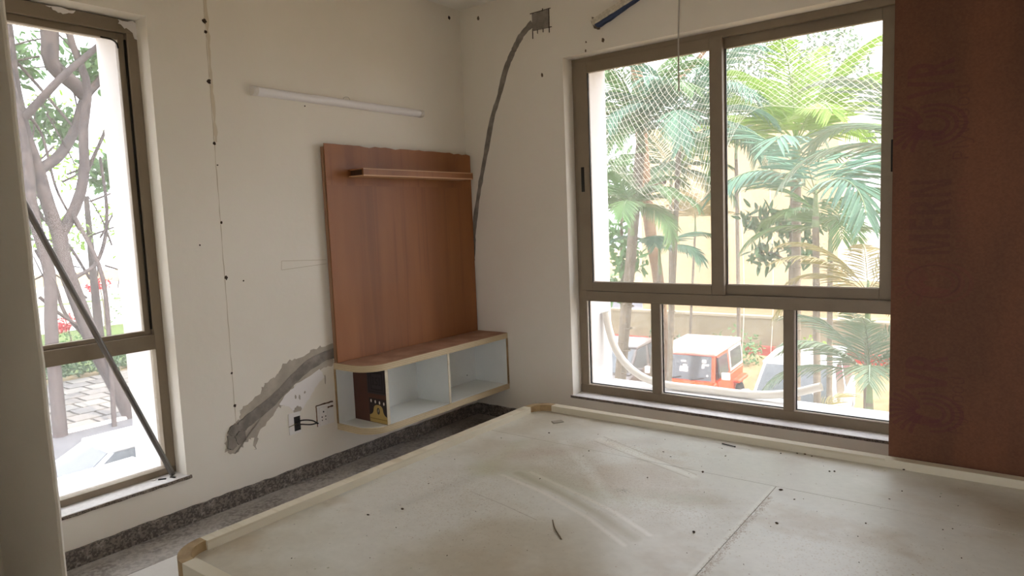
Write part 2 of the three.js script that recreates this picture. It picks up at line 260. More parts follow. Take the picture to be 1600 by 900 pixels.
// ------------------------------------------------------------------ windows
const dustHaze = new THREE.MeshPhysicalMaterial({ color: 0xf4f0ea, roughness: 1, transmission: 0.75, thickness: 0, transparent: true, opacity: 1, alphaMap: dataTex(512, 512, (u, v) => { const t = 0.07 + 0.04 * (nA(u, v) - 0.5) + 0.04 * (nE(u, v) - 0.5); return [t, t, t]; }, [0.9, 0.9], false) });  // pane dust laid on as a veil to imitate outdoor haze and window glare
function pane(parent, g, film) { const p = mesh('pane', g, glass, parent); if (film) mesh('dust_haze_film', film, dustHaze, p); return p; }
{ // the wide window: two sliding sashes over three fixed panes
  const w = structure(group('window_1'), 'wide brown aluminium window with two sliding panes above three fixed panes');
  const z0 = -0.16, z1 = -0.1, { x0, x1 } = WB, b = 0.232, t = WB.y1, r = 0.003;
  mesh('frame_head', bx(x0, x1, 2.306, t, z0, z1 - 0.002, r), aluminium, w);
  mesh('frame_sill', bx(x0, x1, b, 0.285, z0, z1, r), aluminium, w);
  mesh('frame_jamb', bx(x0, 0.872, 0.285, 2.306, z0, z1 - 0.004, r), aluminium, w);
  mesh('frame_jamb', bx(2.604, x1, 0.285, 2.306, z0, z1 - 0.004, r), aluminium, w);
  mesh('transom', bx(0.872, 2.604, 0.834, 0.9, z0, z1, r), aluminium, w);
  mesh('mullion', bx(1.322, 1.38, 0.285, 0.834, z0, z1 - 0.001, r), aluminium, w);
  mesh('mullion', bx(2.094, 2.148, 0.285, 0.834, z0, z1 - 0.001, r), aluminium, w);
  for (const [a, c] of [[0.872, 1.322], [1.38, 2.094], [2.148, 2.604]]) {
    pane(w, bx(a, c, 0.285, 0.834, -0.133, -0.129), bx(a + 0.005, c - 0.005, 0.29, 0.83, -0.1275, -0.127));
    mesh('bead', bx(a, a + 0.007, 0.285, 0.834, -0.127, z1 - 0.006), beading, w);
    mesh('bead', bx(a + 0.007, c, 0.285, 0.291, -0.127, z1 - 0.006), beading, w);
    mesh('seal', bx(a + 0.007, a + 0.012, 0.291, 0.834, -0.129, -0.118), gasket, w);
    mesh('seal', bx(a + 0.012, c, 0.291, 0.295, -0.129, -0.118), gasket, w);
  }
  const sash = (xa, xb, ga, gb, za, zb, hx) => {
    const s = new THREE.Group(); s.name = 'sash'; w.add(s);
    const yb = 0.902, yt = 2.32, gy0 = 0.956, gy1 = 2.253;
    mesh('stile', bx(xa, ga, yb, yt, za, zb, r), aluminium, s); mesh('stile', bx(gb, xb, yb, yt, za, zb, r), aluminium, s);
    mesh('rail', bx(ga, gb, yb, gy0, za, zb, r), aluminium, s); mesh('rail', bx(ga, gb, gy1, yt, za, zb, r), aluminium, s);
    const m = (za + zb) / 2;
    mesh('pane', bx(ga - 0.005, gb + 0.005, gy0 - 0.005, gy1 + 0.005, m - 0.002, m + 0.002), glass, s);
    mesh('dust_haze_film', bx(ga, gb, gy0, gy1, m + 0.0028, m + 0.0032), dustHaze, s);
    mesh('seal', bx(ga, ga + 0.004, gy0, gy1, m, zb - 0.004), gasket, s);
    mesh('bead', bx(ga, gb, gy0, gy0 + 0.006, m + 0.004, zb - 0.006), beading, s);
    mesh('latch', bx(hx - 0.011, hx + 0.011, 1.528, 1.682, zb - 0.003, zb + 0.003, 0.002), gasket, s);
  };
  sash(0.84, 1.775, 0.926, 1.703, -0.128, -0.096, 0.877);
  sash(1.7, 2.64, 1.778, 2.545, -0.165, -0.133, 2.6);
  mesh('sill', bx(WB.x0 - 0.012, WB.x1 + 0.012, 0.2199, 0.232, -0.165, 0.006, 0.003), sillStone, w);
  mesh('sill_edge', onFar(roughen([[WB.x0 - 0.014, 0.216], [WB.x1 + 0.012, 0.216], [WB.x1 + 0.012, 0.2295], [WB.x0 - 0.014, 0.2295]], 0.002, 41, 40), 0.008, 0.0005), sillEdge, w);
  mesh('outer_ledge', bx(WB.x0, WB.x1, 0.2199, 0.2225, -0.56, -0.165), outsidePaint, w);
}
{ // the tall window in the left wall
  const w = structure(group('window_2'), 'tall narrow brown aluminium window, a fixed pane below a large pane');
  const { z0, z1 } = WA, xa = -0.16, xb = -0.1, r = 0.003, b = 0.232, t = WA.y1 - 0.005;
  mesh('frame_head', bx(xa, xb, 2.268, t, z0, z1, r), aluminium, w);
  mesh('frame_sill', bx(xa, xb, b, 0.263, z0, z1, r), aluminium, w);
  mesh('frame_jamb', bx(xa, xb, 0.263, 2.268, z0, z0 + 0.044, r), aluminium, w);
  mesh('frame_jamb', bx(xa, xb, 0.263, 2.268, z1 - 0.044, z1, r), aluminium, w);
  mesh('transom', bx(xa, xb, 0.836, 0.905, z0 + 0.044, z1 - 0.044, r), aluminium, w);
  const s = new THREE.Group(); s.name = 'sash'; w.add(s);
  const a = z0 + 0.046, c = z1 - 0.046, X0 = -0.15, X1 = -0.122;
  mesh('stile', bx(X0, X1, 0.905, 2.268, a, a + 0.03, r), aluminium, s); mesh('stile', bx(X0, X1, 0.905, 2.268, c - 0.03, c, r), aluminium, s);
  mesh('rail', bx(X0, X1, 0.905, 0.925, a + 0.03, c - 0.03, r), aluminium, s); mesh('rail', bx(X0, X1, 2.238, 2.268, a + 0.03, c - 0.03, r), aluminium, s);
  mesh('seal', bx(X1 - 0.004, X1 + 0.01, 0.93, 2.24, a - 0.002, a + 0.005), gasket, s);
  mesh('pane', bx(-0.138, -0.134, 0.92, 2.243, a + 0.025, c - 0.025), glass, s);
  mesh('dust_haze_film', bx(-0.1325, -0.132, 0.93, 2.235, a + 0.031, c - 0.031), dustHaze, s);
  // black rubber curling round the upper corner
  mesh('seal', uvM(tube([[-0.12, 2.2, a + 0.03], [-0.12, 2.222, a + 0.036], [-0.12, 2.234, a + 0.055], [-0.12, 2.237, a + 0.1]], 0.0035, 12, 6)), gasket, s);
  pane(w, bx(-0.138, -0.134, 0.263, 0.836, z0 + 0.044, z1 - 0.044), bx(-0.1325, -0.132, 0.266, 0.834, z0 + 0.046, z1 - 0.046));
  mesh('sill', bx(-0.165, 0.008, 0.2199, 0.232, z0 - 0.012, z1 + 0.018, 0.003), sillStone, w);
  mesh('sill_edge', onLeft(roughen([[z0 - 0.02, 0.216], [z1 + 0.015, 0.216], [z1 + 0.015, 0.2295], [z0 - 0.02, 0.2295]], 0.0025, 43, 24), 0.0095, 0.0005), sillEdge, w);
  mesh('outer_ledge', bx(-0.56, -0.165, 0.2199, 0.2225, z0, z1), outsidePaint, w);
  // mortar smeared round the frame
  mesh('mortar', onLeft(roughen([[z0 + 0.001, 2.24], [z0 + 0.03, 2.28], [z0 + 0.075, 2.3], [z0 + 0.07, 2.322], [z0 + 0.001, 2.322]], 0.012, 45, 4), 0.003, xb + 0.0005), puttyWhite, w);
  mesh('mortar', onLeft(roughen([[2.4, 2.3], [2.36, 2.32], [2.47, 2.322], [2.44, 2.305]], 0.01, 46, 4), 0.003, xb + 0.0005), puttyWhite, w);
}

// ------------------------------------------------------------------ plywood panel and cabinet on the left wall
{ const p = tag(group('television_backdrop', 0, 0.607, 0.62), 'brown plywood panel standing on the low wall cabinet in the corner', 'panel');
  const put = (n, g, m) => { g.translate(0, -0.607, -0.62); return mesh(n, g, m, p); };
  const R = rngOf(51), top = []; for (let i = 0; i <= 30; i++) { const z = 1.236 - i * (1.236 - 0.014) / 30; top.push([z, 1.829 + (i > 2 ? (R() - 0.5) * 0.004 - (R() > 0.88 ? 0.007 : 0) : 0)]); }
  put('face_board', onLeft([...top, [0.014, 0.607], [1.239, 0.607]], 0.006, 0.039), plyFace);
  put('edge_strip', bx(0.034, 0.039, 0.607, 1.818, 0.016, 1.234), plasticBlack);
  put('backing_board', bx(0.012, 0.034, 0.607, 1.812, 0.016, 1.238, 0.001), std({ color: 0x9a765a, roughness: 0.7 }));
  put('batten', bx(0.001, 0.012, 0.62, 1.8, 0.05, 1.215), std({ color: 0x6b5440, roughness: 0.8 }));
  const l = new THREE.Group(); l.name = 'ledge'; p.add(l); l.position.set(0, -0.607, -0.62);
  const y0 = 1.648, y1 = 1.69, za = 0.142, zb = 1.078, xf = 0.172;
  mesh('top_strip', bx(0.045, xf, y1 - 0.006, y1, za, zb), plyFace, l);
  mesh('bottom_strip', bx(0.045, xf, y0, y0 + 0.006, za, zb), std({ color: 0xcaa078, roughness: 0.6 }), l);
  mesh('front_strip', bx(xf - 0.012, xf, y0 + 0.006, y1 - 0.006, za, zb), plyFace, l);
  mesh('hollow_shade', bx(0.05, xf - 0.012, y0 + 0.006, y1 - 0.006, za, zb - 0.012), std({ color: 0x4a3526, roughness: 0.9 }), l);  // dark brown filler paints the shade inside the hollow ledge
  mesh('edging', bx(xf, xf + 0.001, y1 - 0.005, y1 + 0.0005, za, zb), std({ color: 0xc49a74, roughness: 0.6 }), l);
  mesh('edging', bx(xf, xf + 0.001, y0 - 0.0005, y0 + 0.006, za, zb), std({ color: 0xd2ac86, roughness: 0.6 }), l);
}
{ const c = tag(group('wall_cabinet', 0, 0.215, 0.62), 'low open cabinet with three compartments hung on the wall below the panel', 'cabinet');
  const put = (n, g, m, par = c) => { g.translate(0, -0.215, -0.62); return mesh(n, g, m, par); };
  const outline = (inset) => { const s = new THREE.Shape(), xf = 0.3 - inset, zl = 1.238 - inset, z0 = 0.002 + inset, r = 0.135; s.moveTo(0.003, z0); s.lineTo(xf, z0); s.lineTo(xf, zl - r); s.absarc(xf - r, zl - r, r, 0, Math.PI / 2, false); s.lineTo(0.003, zl); s.closePath(); return s; };
  const yT = 0.605, yB = 0.215;
  put('top_board', flat(outline(0), yT - 0.038, 0.0365), plyEdge);
  put('top_veneer', flat(outline(0.001), yT - 0.0015, 0.0015), plyTop);
  put('bottom_board', flat(outline(0), yB, 0.034), plyEdge);
  put('bottom_laminate', flat(outline(0.012), yB + 0.034, 0.0015), laminate);
  const i0 = yB + 0.0355, i1 = yT - 0.038;
  put('back_board', bx(0.003, 0.014, i0, i1, 0.02, 1.234), laminate);
  put('side_board', bx(0.003, 0.298, i0, i1, 0.002, 0.02), laminate);
  put('edge_lipping', bx(0.298, 0.3005, i0, i1, 0.002, 0.02), curveWood);
  put('divider', bx(0.014, 0.288, i0, i1, 0.585, 0.6), laminate);
  put('edge_lipping', bx(0.288, 0.292, i0, i1, 0.584, 0.601), rimWood);
  put('divider', bx(0.014, 0.288, i0, i1, 1.096, 1.112), laminate);
  put('edge_lipping', bx(0.288, 0.292, i0, i1, 1.094, 1.114), rimWood);
  put('edge_lipping', bx(0.001, 0.0145, i0, i1, 1.234, 1.238), curveWood);
  // dark veneer with the plywood maker's marks on the outer face of the first divider
  const W = 512, Hh = 544, cv = document.createElement('canvas'); cv.width = W; cv.height = Hh; const k = cv.getContext('2d');
  k.fillStyle = '#4d2c20'; k.fillRect(0, 0, W, Hh);
  const R = rngOf(61); for (let i = 0; i < 260; i++) { k.fillStyle = `rgba(${70 + R() * 40},${36 + R() * 20},${24 + R() * 14},0.25)`; k.fillRect(R() * W, R() * Hh, 2 + R() * 3, 30 + R() * 120); }
  k.fillStyle = '#332a30'; k.fillRect(225, 6, 282, 250);              // square mark
  k.strokeStyle = '#16110f'; k.lineWidth = 18; k.strokeRect(285, 45, 175, 165); k.lineWidth = 14; k.strokeRect(250, 20, 245, 215);
  k.font = 'bold 110px sans-serif'; k.fillStyle = '#191312'; k.textAlign = 'center'; k.fillText('ISI', 372, 168);
  k.fillStyle = '#231411'; k.fillRect(240, 300, 272, 244);
  k.fillStyle = '#e8e2da'; for (let i = 0; i < 4; i++) { k.beginPath(); k.ellipse(272 + i * 66, 330 + i * 4, 11, 17, 0, 0, 7); k.fill(); }
  k.fillStyle = '#b89c5a'; k.beginPath(); k.moveTo(240, 540); k.lineTo(240, 470); k.quadraticCurveTo(300, 460, 305, 410); k.quadraticCurveTo(312, 362, 380, 362); k.quadraticCurveTo(446, 362, 452, 410); k.quadraticCurveTo(458, 460, 512, 472); k.lineTo(512, 540); k.closePath(); k.fill();
  k.fillStyle = '#86692f'; k.fillRect(246, 500, 262, 8);
  k.fillStyle = '#2c2620'; k.beginPath(); k.ellipse(378, 424, 22, 34, 0, 0, 7); k.fill(); k.fillStyle = '#8f8a78'; k.beginPath(); k.ellipse(378, 420, 9, 18, 0.3, 0, 7); k.fill();
  const tx = new THREE.CanvasTexture(cv); tx.colorSpace = THREE.SRGBColorSpace;
  const v = new THREE.BoxGeometry(0.274, i1 - i0, 0.0015); v.translate(0.151, (i0 + i1) / 2, 1.11275);
  put('printed_veneer', v, std({ map: tx, roughness: 0.6 }));
  put('screw', cyl(0.004, 0.004, [0.014, 0.30, 0.115], [0.016, 0.30, 0.115], 8), plasticBlack);
  put('screw', cyl(0.004, 0.004, [0.231, 0.2145, 1.13], [0.231, 0.2152, 1.13], 8), plasticBlack);
}
// tube light batten
{ const t = tag(group('tube_light', 0, 2.0665, 1.033), 'white tube light batten fixed to the wall above the panel, unlit', 'light');
  const s = new THREE.Shape(); s.moveTo(0, -0.021); s.lineTo(0.018, -0.021); s.absarc(0.018, 0, 0.021, -Math.PI / 2, Math.PI / 2, false); s.lineTo(0, 0.021); s.closePath();
  const ext = (len, sc) => { const g = new THREE.ExtrudeGeometry(s, { depth: len, bevelEnabled: false, curveSegments: 12 }); g.scale(sc, sc, 1); g.translate(0.0005, 0, -len / 2); return uvM(g); };
  mesh('diffuser', ext(1.15, 1), std({ color: 0xf2f0f2, roughness: 0.35 }), t);
  for (const q of [-1, 1]) { const g = ext(0.026, 1.06); g.translate(0, 0, q * 0.588); mesh('end_cap', g, std({ color: 0xe2ded8, roughness: 0.5 }), t); }
  mesh('supply_wire', tube([[0.004, 0.02, 0.02], [0.006, 0.034, 0.01], [0.006, 0.038, -0.02], [0.004, 0.02, -0.035]], 0.0013, 14, 5), cableGrey, t);
}
// sockets
{ const s = tag(group('open_socket_box', 0, 0.326, 1.5175), 'open wall box with loose black wires left of the socket', 'wall box');
  mesh('cover_plate', bx(0.0005, 0.007, -0.058, 0.058, 0.006, 0.036, 0.001), plasticWhite, s);
  mesh('frame', bx(0.0005, 0.005, 0.034, 0.058, -0.036, 0.006), plasticWhite, s); mesh('frame', bx(0.0005, 0.005, -0.058, -0.045, -0.036, 0.006), plasticWhite, s);
  mesh('cavity', bx(0.0003, 0.0025, -0.045, 0.034, -0.036, 0.006), plasticBlack, s);
  mesh('wire', tube([[0.002, 0, -0.012], [0.03, 0.012, -0.03], [0.05, 0.0, -0.08], [0.05, -0.026, -0.115], [0.045, -0.024, -0.118], [0.03, -0.026, -0.085], [0.015, -0.014, -0.035], [0.002, -0.012, -0.015]], 0.0038, 50, 6), plasticBlack, s);
  mesh('wire', tube([[0.003, -0.004, -0.01], [0.02, -0.002, 0.015], [0.022, -0.006, 0.05]], 0.002, 14, 6), std({ color: 0x6f6a2e, roughness: 0.6 }), s);
  mesh('wire', tube([[0.003, 0.02, -0.018], [0.018, 0.012, -0.02], [0.02, -0.012, -0.01], [0.003, -0.02, -0.02]], 0.0028, 16, 6), plasticBlack, s);
}
{ const s = tag(group('power_socket', 0, 0.322, 1.313), 'white five-pin power socket with a broken plate beside the cabinet', 'socket');
  mesh('plate', bx(0.0005, 0.006, -0.058, 0.058, -0.055, 0.058, 0.002), plasticWhite, s);
  mesh('socket_module', bx(0.006, 0.011, -0.05, 0.05, -0.006, 0.046, 0.002), plasticWhite, s);
  for (const [y, z, r] of [[0.022, 0.02, 0.005], [-0.006, 0.032, 0.0042], [-0.006, 0.008, 0.0042], [-0.024, 0.032, 0.0035], [-0.024, 0.008, 0.0035]]) mesh('pin_hole', cyl(r, r, [0.0109, y, z], [0.0114, y, z], 10), plasticBlack, s);
  mesh('switch_rocker', bx(0.006, 0.01, -0.045, 0.03, -0.045, -0.012, 0.002), plasticWhite, s);
  mesh('broken_edge', onLeft(roughen([[-0.054, 0.06], [0.062, 0.06], [0.062, 0.066], [-0.054, 0.067]], 0.004, 71, 8), 0.003, 0.0004), std({ color: 0x5c4632, roughness: 1 }), s);
  mesh('broken_edge', onLeft(roughen([[-0.05, 0.036], [-0.012, 0.034], [-0.012, 0.042], [-0.05, 0.044]], 0.004, 72, 5), 0.0075, 0.0004), std({ color: 0x5c4632, roughness: 1 }), s);
  mesh('broken_edge', onLeft(roughen([[0.058, -0.055], [0.063, -0.055], [0.063, 0.06], [0.058, 0.06]], 0.003, 73, 8), 0.003, 0.0004), std({ color: 0x8a6a4c, roughness: 1 }), s);
}
// curtain bracket high on the left wall
{ const b = tag(group('curtain_bracket', 0, 2.425, 2.045), 'tarnished metal curtain bracket high on the wall right of the tall window', 'bracket');
  const metal = std({ color: 0x5d5348, roughness: 0.45, metalness: 0.6 });
  mesh('wall_plate', cyl(0.022, 0.022, [0.0005, 0.02, 0.04], [0.005, 0.02, 0.04], 14), metal, b);
  mesh('arm', limb([[0.005, 0.02, 0.04], [0.03, 0.015, 0.03], [0.05, 0.0, 0.005]], 0.006, 0.006, 10, 8), metal, b);
  const k = new THREE.SphereGeometry(0.016, 14, 10); k.scale(1, 0.9, 1.3); k.translate(0.052, -0.004, -0.004);
  mesh('finial', k, metal, b);
  const k2 = new THREE.SphereGeometry(0.011, 12, 8); k2.translate(0.05, 0.006, 0.028); mesh('collar', k2, metal, b);
}
// steel pipe leaning across the tall window
{ const p = tag(group('steel_pipe', -0.055, 0.2335, 2.158), 'grey steel pipe leaning diagonally across the tall window', 'pipe');
  const d = new THREE.Vector3(0, 1.72, 0.648).normalize();
  const R0 = 0.0125, L = 1.8;
  const pts = [[R0 * 0.6, 0], [R0, 0], [R0, L], [R0 * 0.6, L], [R0 * 0.6, 0]].map(([x, y]) => new THREE.Vector2(x, y));
  const g = new THREE.LatheGeometry(pts, 18); g.applyQuaternion(new THREE.Quaternion().setFromUnitVectors(new THREE.Vector3(0, 1, 0), d)); g.translate(0, R0 * 0.4, 0);
  mesh('shaft', g, std({ map: noisy(rgb(96, 92, 88), rgb(140, 136, 130), [0.3, 0.3], 256, nB, 2), roughness: 0.4, metalness: 0.7 }), p);
}
for (const [x, z, a, l, n, say] of [[-0.05, 2.21, 0.9, 0.035, 'plaster_chip', 'longer dark chip on the sill left of the pipe foot'], [-0.03, 2.17, 0.3, 0.03, 'plaster_chip', 'short dark chip on the sill in front of the pipe foot'], [-0.075, 2.24, 0.8, 0.022, 'plaster_chip', 'white plaster chip on the sill left of the dark chips']]) {
  const g = bx(-l / 2, l / 2, 0, 0.005, -0.005, 0.005, 0.0015); const m = mesh(n, g, n === 'plaster_chip' && l < 0.025 ? puttyWhite : plasticBlack); m.position.set(x, 0.232, z); m.rotation.y = a;
  tag(m, say, 'chip', 'chips on the sill by the pipe');
}
// wire hanging from the ceiling in front of the wide window
tag(mesh('hanging_wire', tube([[1.622, 2.797, 0.07], [1.62, 2.66, 0.076], [1.61, 2.5, 0.075], [1.602, 2.3, 0.075], [1.601, 2.023, 0.076]], 0.0045, 40, 8), cableGrey), 'thin grey wire hanging down in front of the wide window', 'wire');

// ------------------------------------------------------------------ bed
const deckMaps = (() => { // white laminate under sawdust and dirt; one metre is 700 pixels, origin at x 0.95, z 0.6
  const S = 700, W = 1820, Hh = 1470, cv = document.createElement('canvas'); cv.width = W; cv.height = Hh; const k = cv.getContext('2d');
  const img = k.createImageData(W, Hh), d = img.data;
  for (let y = 0; y < Hh; y++) for (let x = 0; x < W; x++) {
    const u = x / W, v = y / Hh, a = nD(u, v), b = nB(u * 0.7, v * 0.7), s = nE(u * 2, v * 2);
    let c = mix(rgb(212, 210, 200), rgb(190, 182, 164), sm(0.4, 0.66, a));
    c = mix(c, rgb(176, 158, 132), sm(0.56, 0.74, b) * 0.5); c = mix(c, rgb(226, 224, 216), sm(0.55, 0.75, nA(u * 1.3, v)) * 0.4);
    const o = (y * W + x) * 4; for (let q = 0; q < 3; q++) d[o + q] = c[q] * 255 + (s - 0.5) * 10; d[o + 3] = 255;
  }
  k.putImageData(img, 0, 0);
  const P = (x, z) => [(x - 0.95) * S, (z - 0.6) * S], R = rngOf(81);
  const stroke = (pts, w, col, feather = 5) => { for (let f = feather; f >= 1; f--) { k.strokeStyle = col; k.lineWidth = w * f / feather * S; k.lineCap = 'round'; k.lineJoin = 'round'; k.beginPath(); pts.forEach((p, i) => { const [a, b] = P(...p); i ? k.lineTo(a, b) : k.moveTo(a, b); }); k.stroke(); } };
  // swept trails in the dust and the dirt pushed to their sides
  stroke([[1.55, 0.93], [1.83, 1.04], [2.1, 1.143]], 0.05, 'rgba(232,230,222,0.18)');
  stroke([[1.54, 0.965], [1.823, 1.07], [2.09, 1.165]], 0.008, 'rgba(150,136,112,0.25)', 2); stroke([[1.55, 0.89], [1.84, 1.012], [2.1, 1.12]], 0.008, 'rgba(150,136,112,0.25)', 2);
  stroke([[1.435, 1.528], [1.686, 1.591], [1.946, 1.693], [2.141, 1.802]], 0.025, 'rgba(228,224,214,0.2)');
  stroke([[1.52, 1.443], [1.79, 1.527], [1.995, 1.6], [2.177, 1.695]], 0.025, 'rgba(228,224,214,0.2)');
  stroke([[1.48, 1.48], [1.74, 1.56], [1.97, 1.65], [2.15, 1.745]], 0.05, 'rgba(150,138,112,0.1)');
  stroke([[1.421, 1.047], [1.712, 1.302], [1.946, 1.534]], 0.07, 'rgba(228,226,218,0.12)');
  stroke([[1.35, 1.3], [1.5, 1.15], [1.6, 1.0], [1.75, 0.85]], 0.16, 'rgba(160,148,124,0.05)');
  stroke([[1.3, 1.5], [1.55, 1.45], [1.9, 1.5], [2.2, 1.35]], 0.2, 'rgba(158,142,112,0.05)');
  stroke([[2.392, 1.09], [2.39, 1.4], [2.388, 2.0]], 0.02, 'rgba(232,230,222,0.1)');
  stroke([[1.44, 1.73], [1.62, 1.76], [1.8, 1.8]], 0.003, 'rgba(120,106,86,0.4)', 1);
  stroke([[1.25, 1.15], [1.35, 1.55], [1.3, 2.0]], 0.12, 'rgba(150,140,110,0.03)');
  const grains = (x, z, rx, rz, n, col, big = 1) => { for (let i = 0; i < n; i++) { const q = Math.sqrt(-2 * Math.log(R() + 1e-6)) * 0.5, w = R() * 6.283, [a, b] = P(x + Math.cos(w) * q * rx, z + Math.sin(w) * q * rz); k.fillStyle = col; k.beginPath(); k.arc(a, b, (0.5 + R() * 1.1) * big, 0, 7); k.fill(); } };
  for (const [x, z, rx, rz, n] of [[1.62, 1.25, 0.35, 0.18, 2600], [1.95, 1.35, 0.3, 0.2, 2600], [1.75, 0.98, 0.3, 0.08, 1400], [1.35, 1.7, 0.3, 0.2, 1500], [2.1, 1.5, 0.25, 0.15, 1500], [1.5, 1.9, 0.4, 0.3, 1600], [2.7, 1.5, 0.35, 0.25, 1400]]) grains(x, z, rx, rz, n, 'rgba(138,116,78,0.2)', 1.3);
  for (let i = 0; i < 26; i++) { const z = 1.2 + i * 0.026; grains(2.412 + (R() - 0.5) * 0.01, z, 0.012 + R() * 0.008, 0.016, 60, 'rgba(112,78,44,0.3)'); }
  grains(1.93, 1.42, 0.03, 0.02, 60, 'rgba(80,60,40,0.5)'); grains(1.6, 0.93, 0.04, 0.02, 50, 'rgba(80,60,40,0.5)');
  for (let i = 0; i < 900; i++) { const [a, b] = P(1 + R() * 2.4, 0.65 + R() * 2), r = 0.4 + R() * R() * 2.2; k.fillStyle = `rgba(${80 + R() * 60},${66 + R() * 50},${46 + R() * 40},${0.25 + R() * 0.4})`; k.beginPath(); k.arc(a, b, r, 0, 7); k.fill(); }
  const t = new THREE.CanvasTexture(cv); t.colorSpace = THREE.SRGBColorSpace; t.flipY = false; t.wrapS = t.wrapT = THREE.ClampToEdgeWrapping; t.repeat.set(S / W, S / Hh); t.offset.set(-0.95 * S / W, -0.6 * S / Hh);
  return t;
})();
const deckMat = std({ map: deckMaps, roughness: 0.33 });
{ const X0 = 0.968, X1 = 3.55, Z0 = 0.613, Z1 = 2.69, yD = 0.327, yR = 0.36, cx = (X0 + X1) / 2, cz = (Z0 + Z1) / 2;
  const b = tag(group('bed_platform', cx, 0, cz), 'unfinished platform bed with dusty white top and rounded plywood rim', 'bed');
  const put = (n, g, m) => { g.translate(-cx, 0, -cz); return mesh(n, g, m, b); };
  const r = 0.125, t = 0.046;
  const seg = (w, m, n, y0, y1, bevel) => { // the four straights and four rounded corners of a frame of width w
    const straight = (x0, x1, z0, z1) => put(n[0], bx(x0, x1, y0, y1, z0, z1, bevel), m[0]);
    straight(X0, X0 + w, Z0 + r, Z1 - r); straight(X1 - w, X1, Z0 + r, Z1 - r); straight(X0 + r, X1 - r, Z0, Z0 + w); straight(X0 + r, X1 - r, Z1 - w, Z1);
    for (const [px, pz, a0] of [[X0 + r, Z0 + r, Math.PI], [X1 - r, Z0 + r, 1.5 * Math.PI], [X1 - r, Z1 - r, 0], [X0 + r, Z1 - r, 0.5 * Math.PI]]) {
      const s = new THREE.Shape(), wi = w - 0.008; s.absarc(px, pz, r, a0, a0 + Math.PI / 2, false); s.absarc(px, pz, r - wi, a0 + Math.PI / 2, a0, true); s.closePath();
      put(n[1], flat(s, y0, y1 - y0, 0.001), m[1]);
    }
  };
  seg(t, [rimWood, curveWood], ['rim_batten', 'rim_corner'], 0.309, yR, 0.002);
  seg(0.02, [sideWood, sideWood], ['side_panel', 'side_corner'], 0.0, 0.309, 0);
  const cut = new THREE.Shape(), e = 0.021, rr = r - 0.0; // boards of the top
  const board = (x0, x1, z0, z1) => put('top_board', bx(x0, x1, yD - 0.018, yD, z0, z1, 0.0012).translate(0, 0, 0), deckMat);
  const in0 = X0 + 0.021, in1 = X1 - 0.021, zi0 = Z0 + 0.021, zi1 = Z1 - 0.021;
  const withCorner = (x0, x1, z0, z1, cornerZ) => { // a board with its left corner rounded inside the rim
    const s = new THREE.Shape(), q = r - 0.022; s.moveTo(x1, z0); s.lineTo(x1, z1);
    if (cornerZ > 0) { s.lineTo(x0 + q, z1); s.absarc(x0 + q, z1 - q, q, Math.PI / 2, Math.PI, false); s.lineTo(x0, z0); } else { s.lineTo(x0, z1); s.lineTo(x0, z0 + q); s.absarc(x0 + q, z0 + q, q, Math.PI, 1.5 * Math.PI, false); }
    s.closePath(); put('top_board', flat(s, yD - 0.018, 0.018, 0.0012), deckMat);
  };
  withCorner(in0, X1 - 0.045, zi0, 1.0785, -1); withCorner(in0, 2.4, 1.0797, zi1, 1);
  board(2.4012, X1 - 0.045, 1.0797, Z1 - 0.046);
  put('under_board', bx(X0 + 0.06, X1 - 0.06, yD - 0.03, yD - 0.0185, Z0 + 0.06, Z1 - 0.06), sideWood);
}
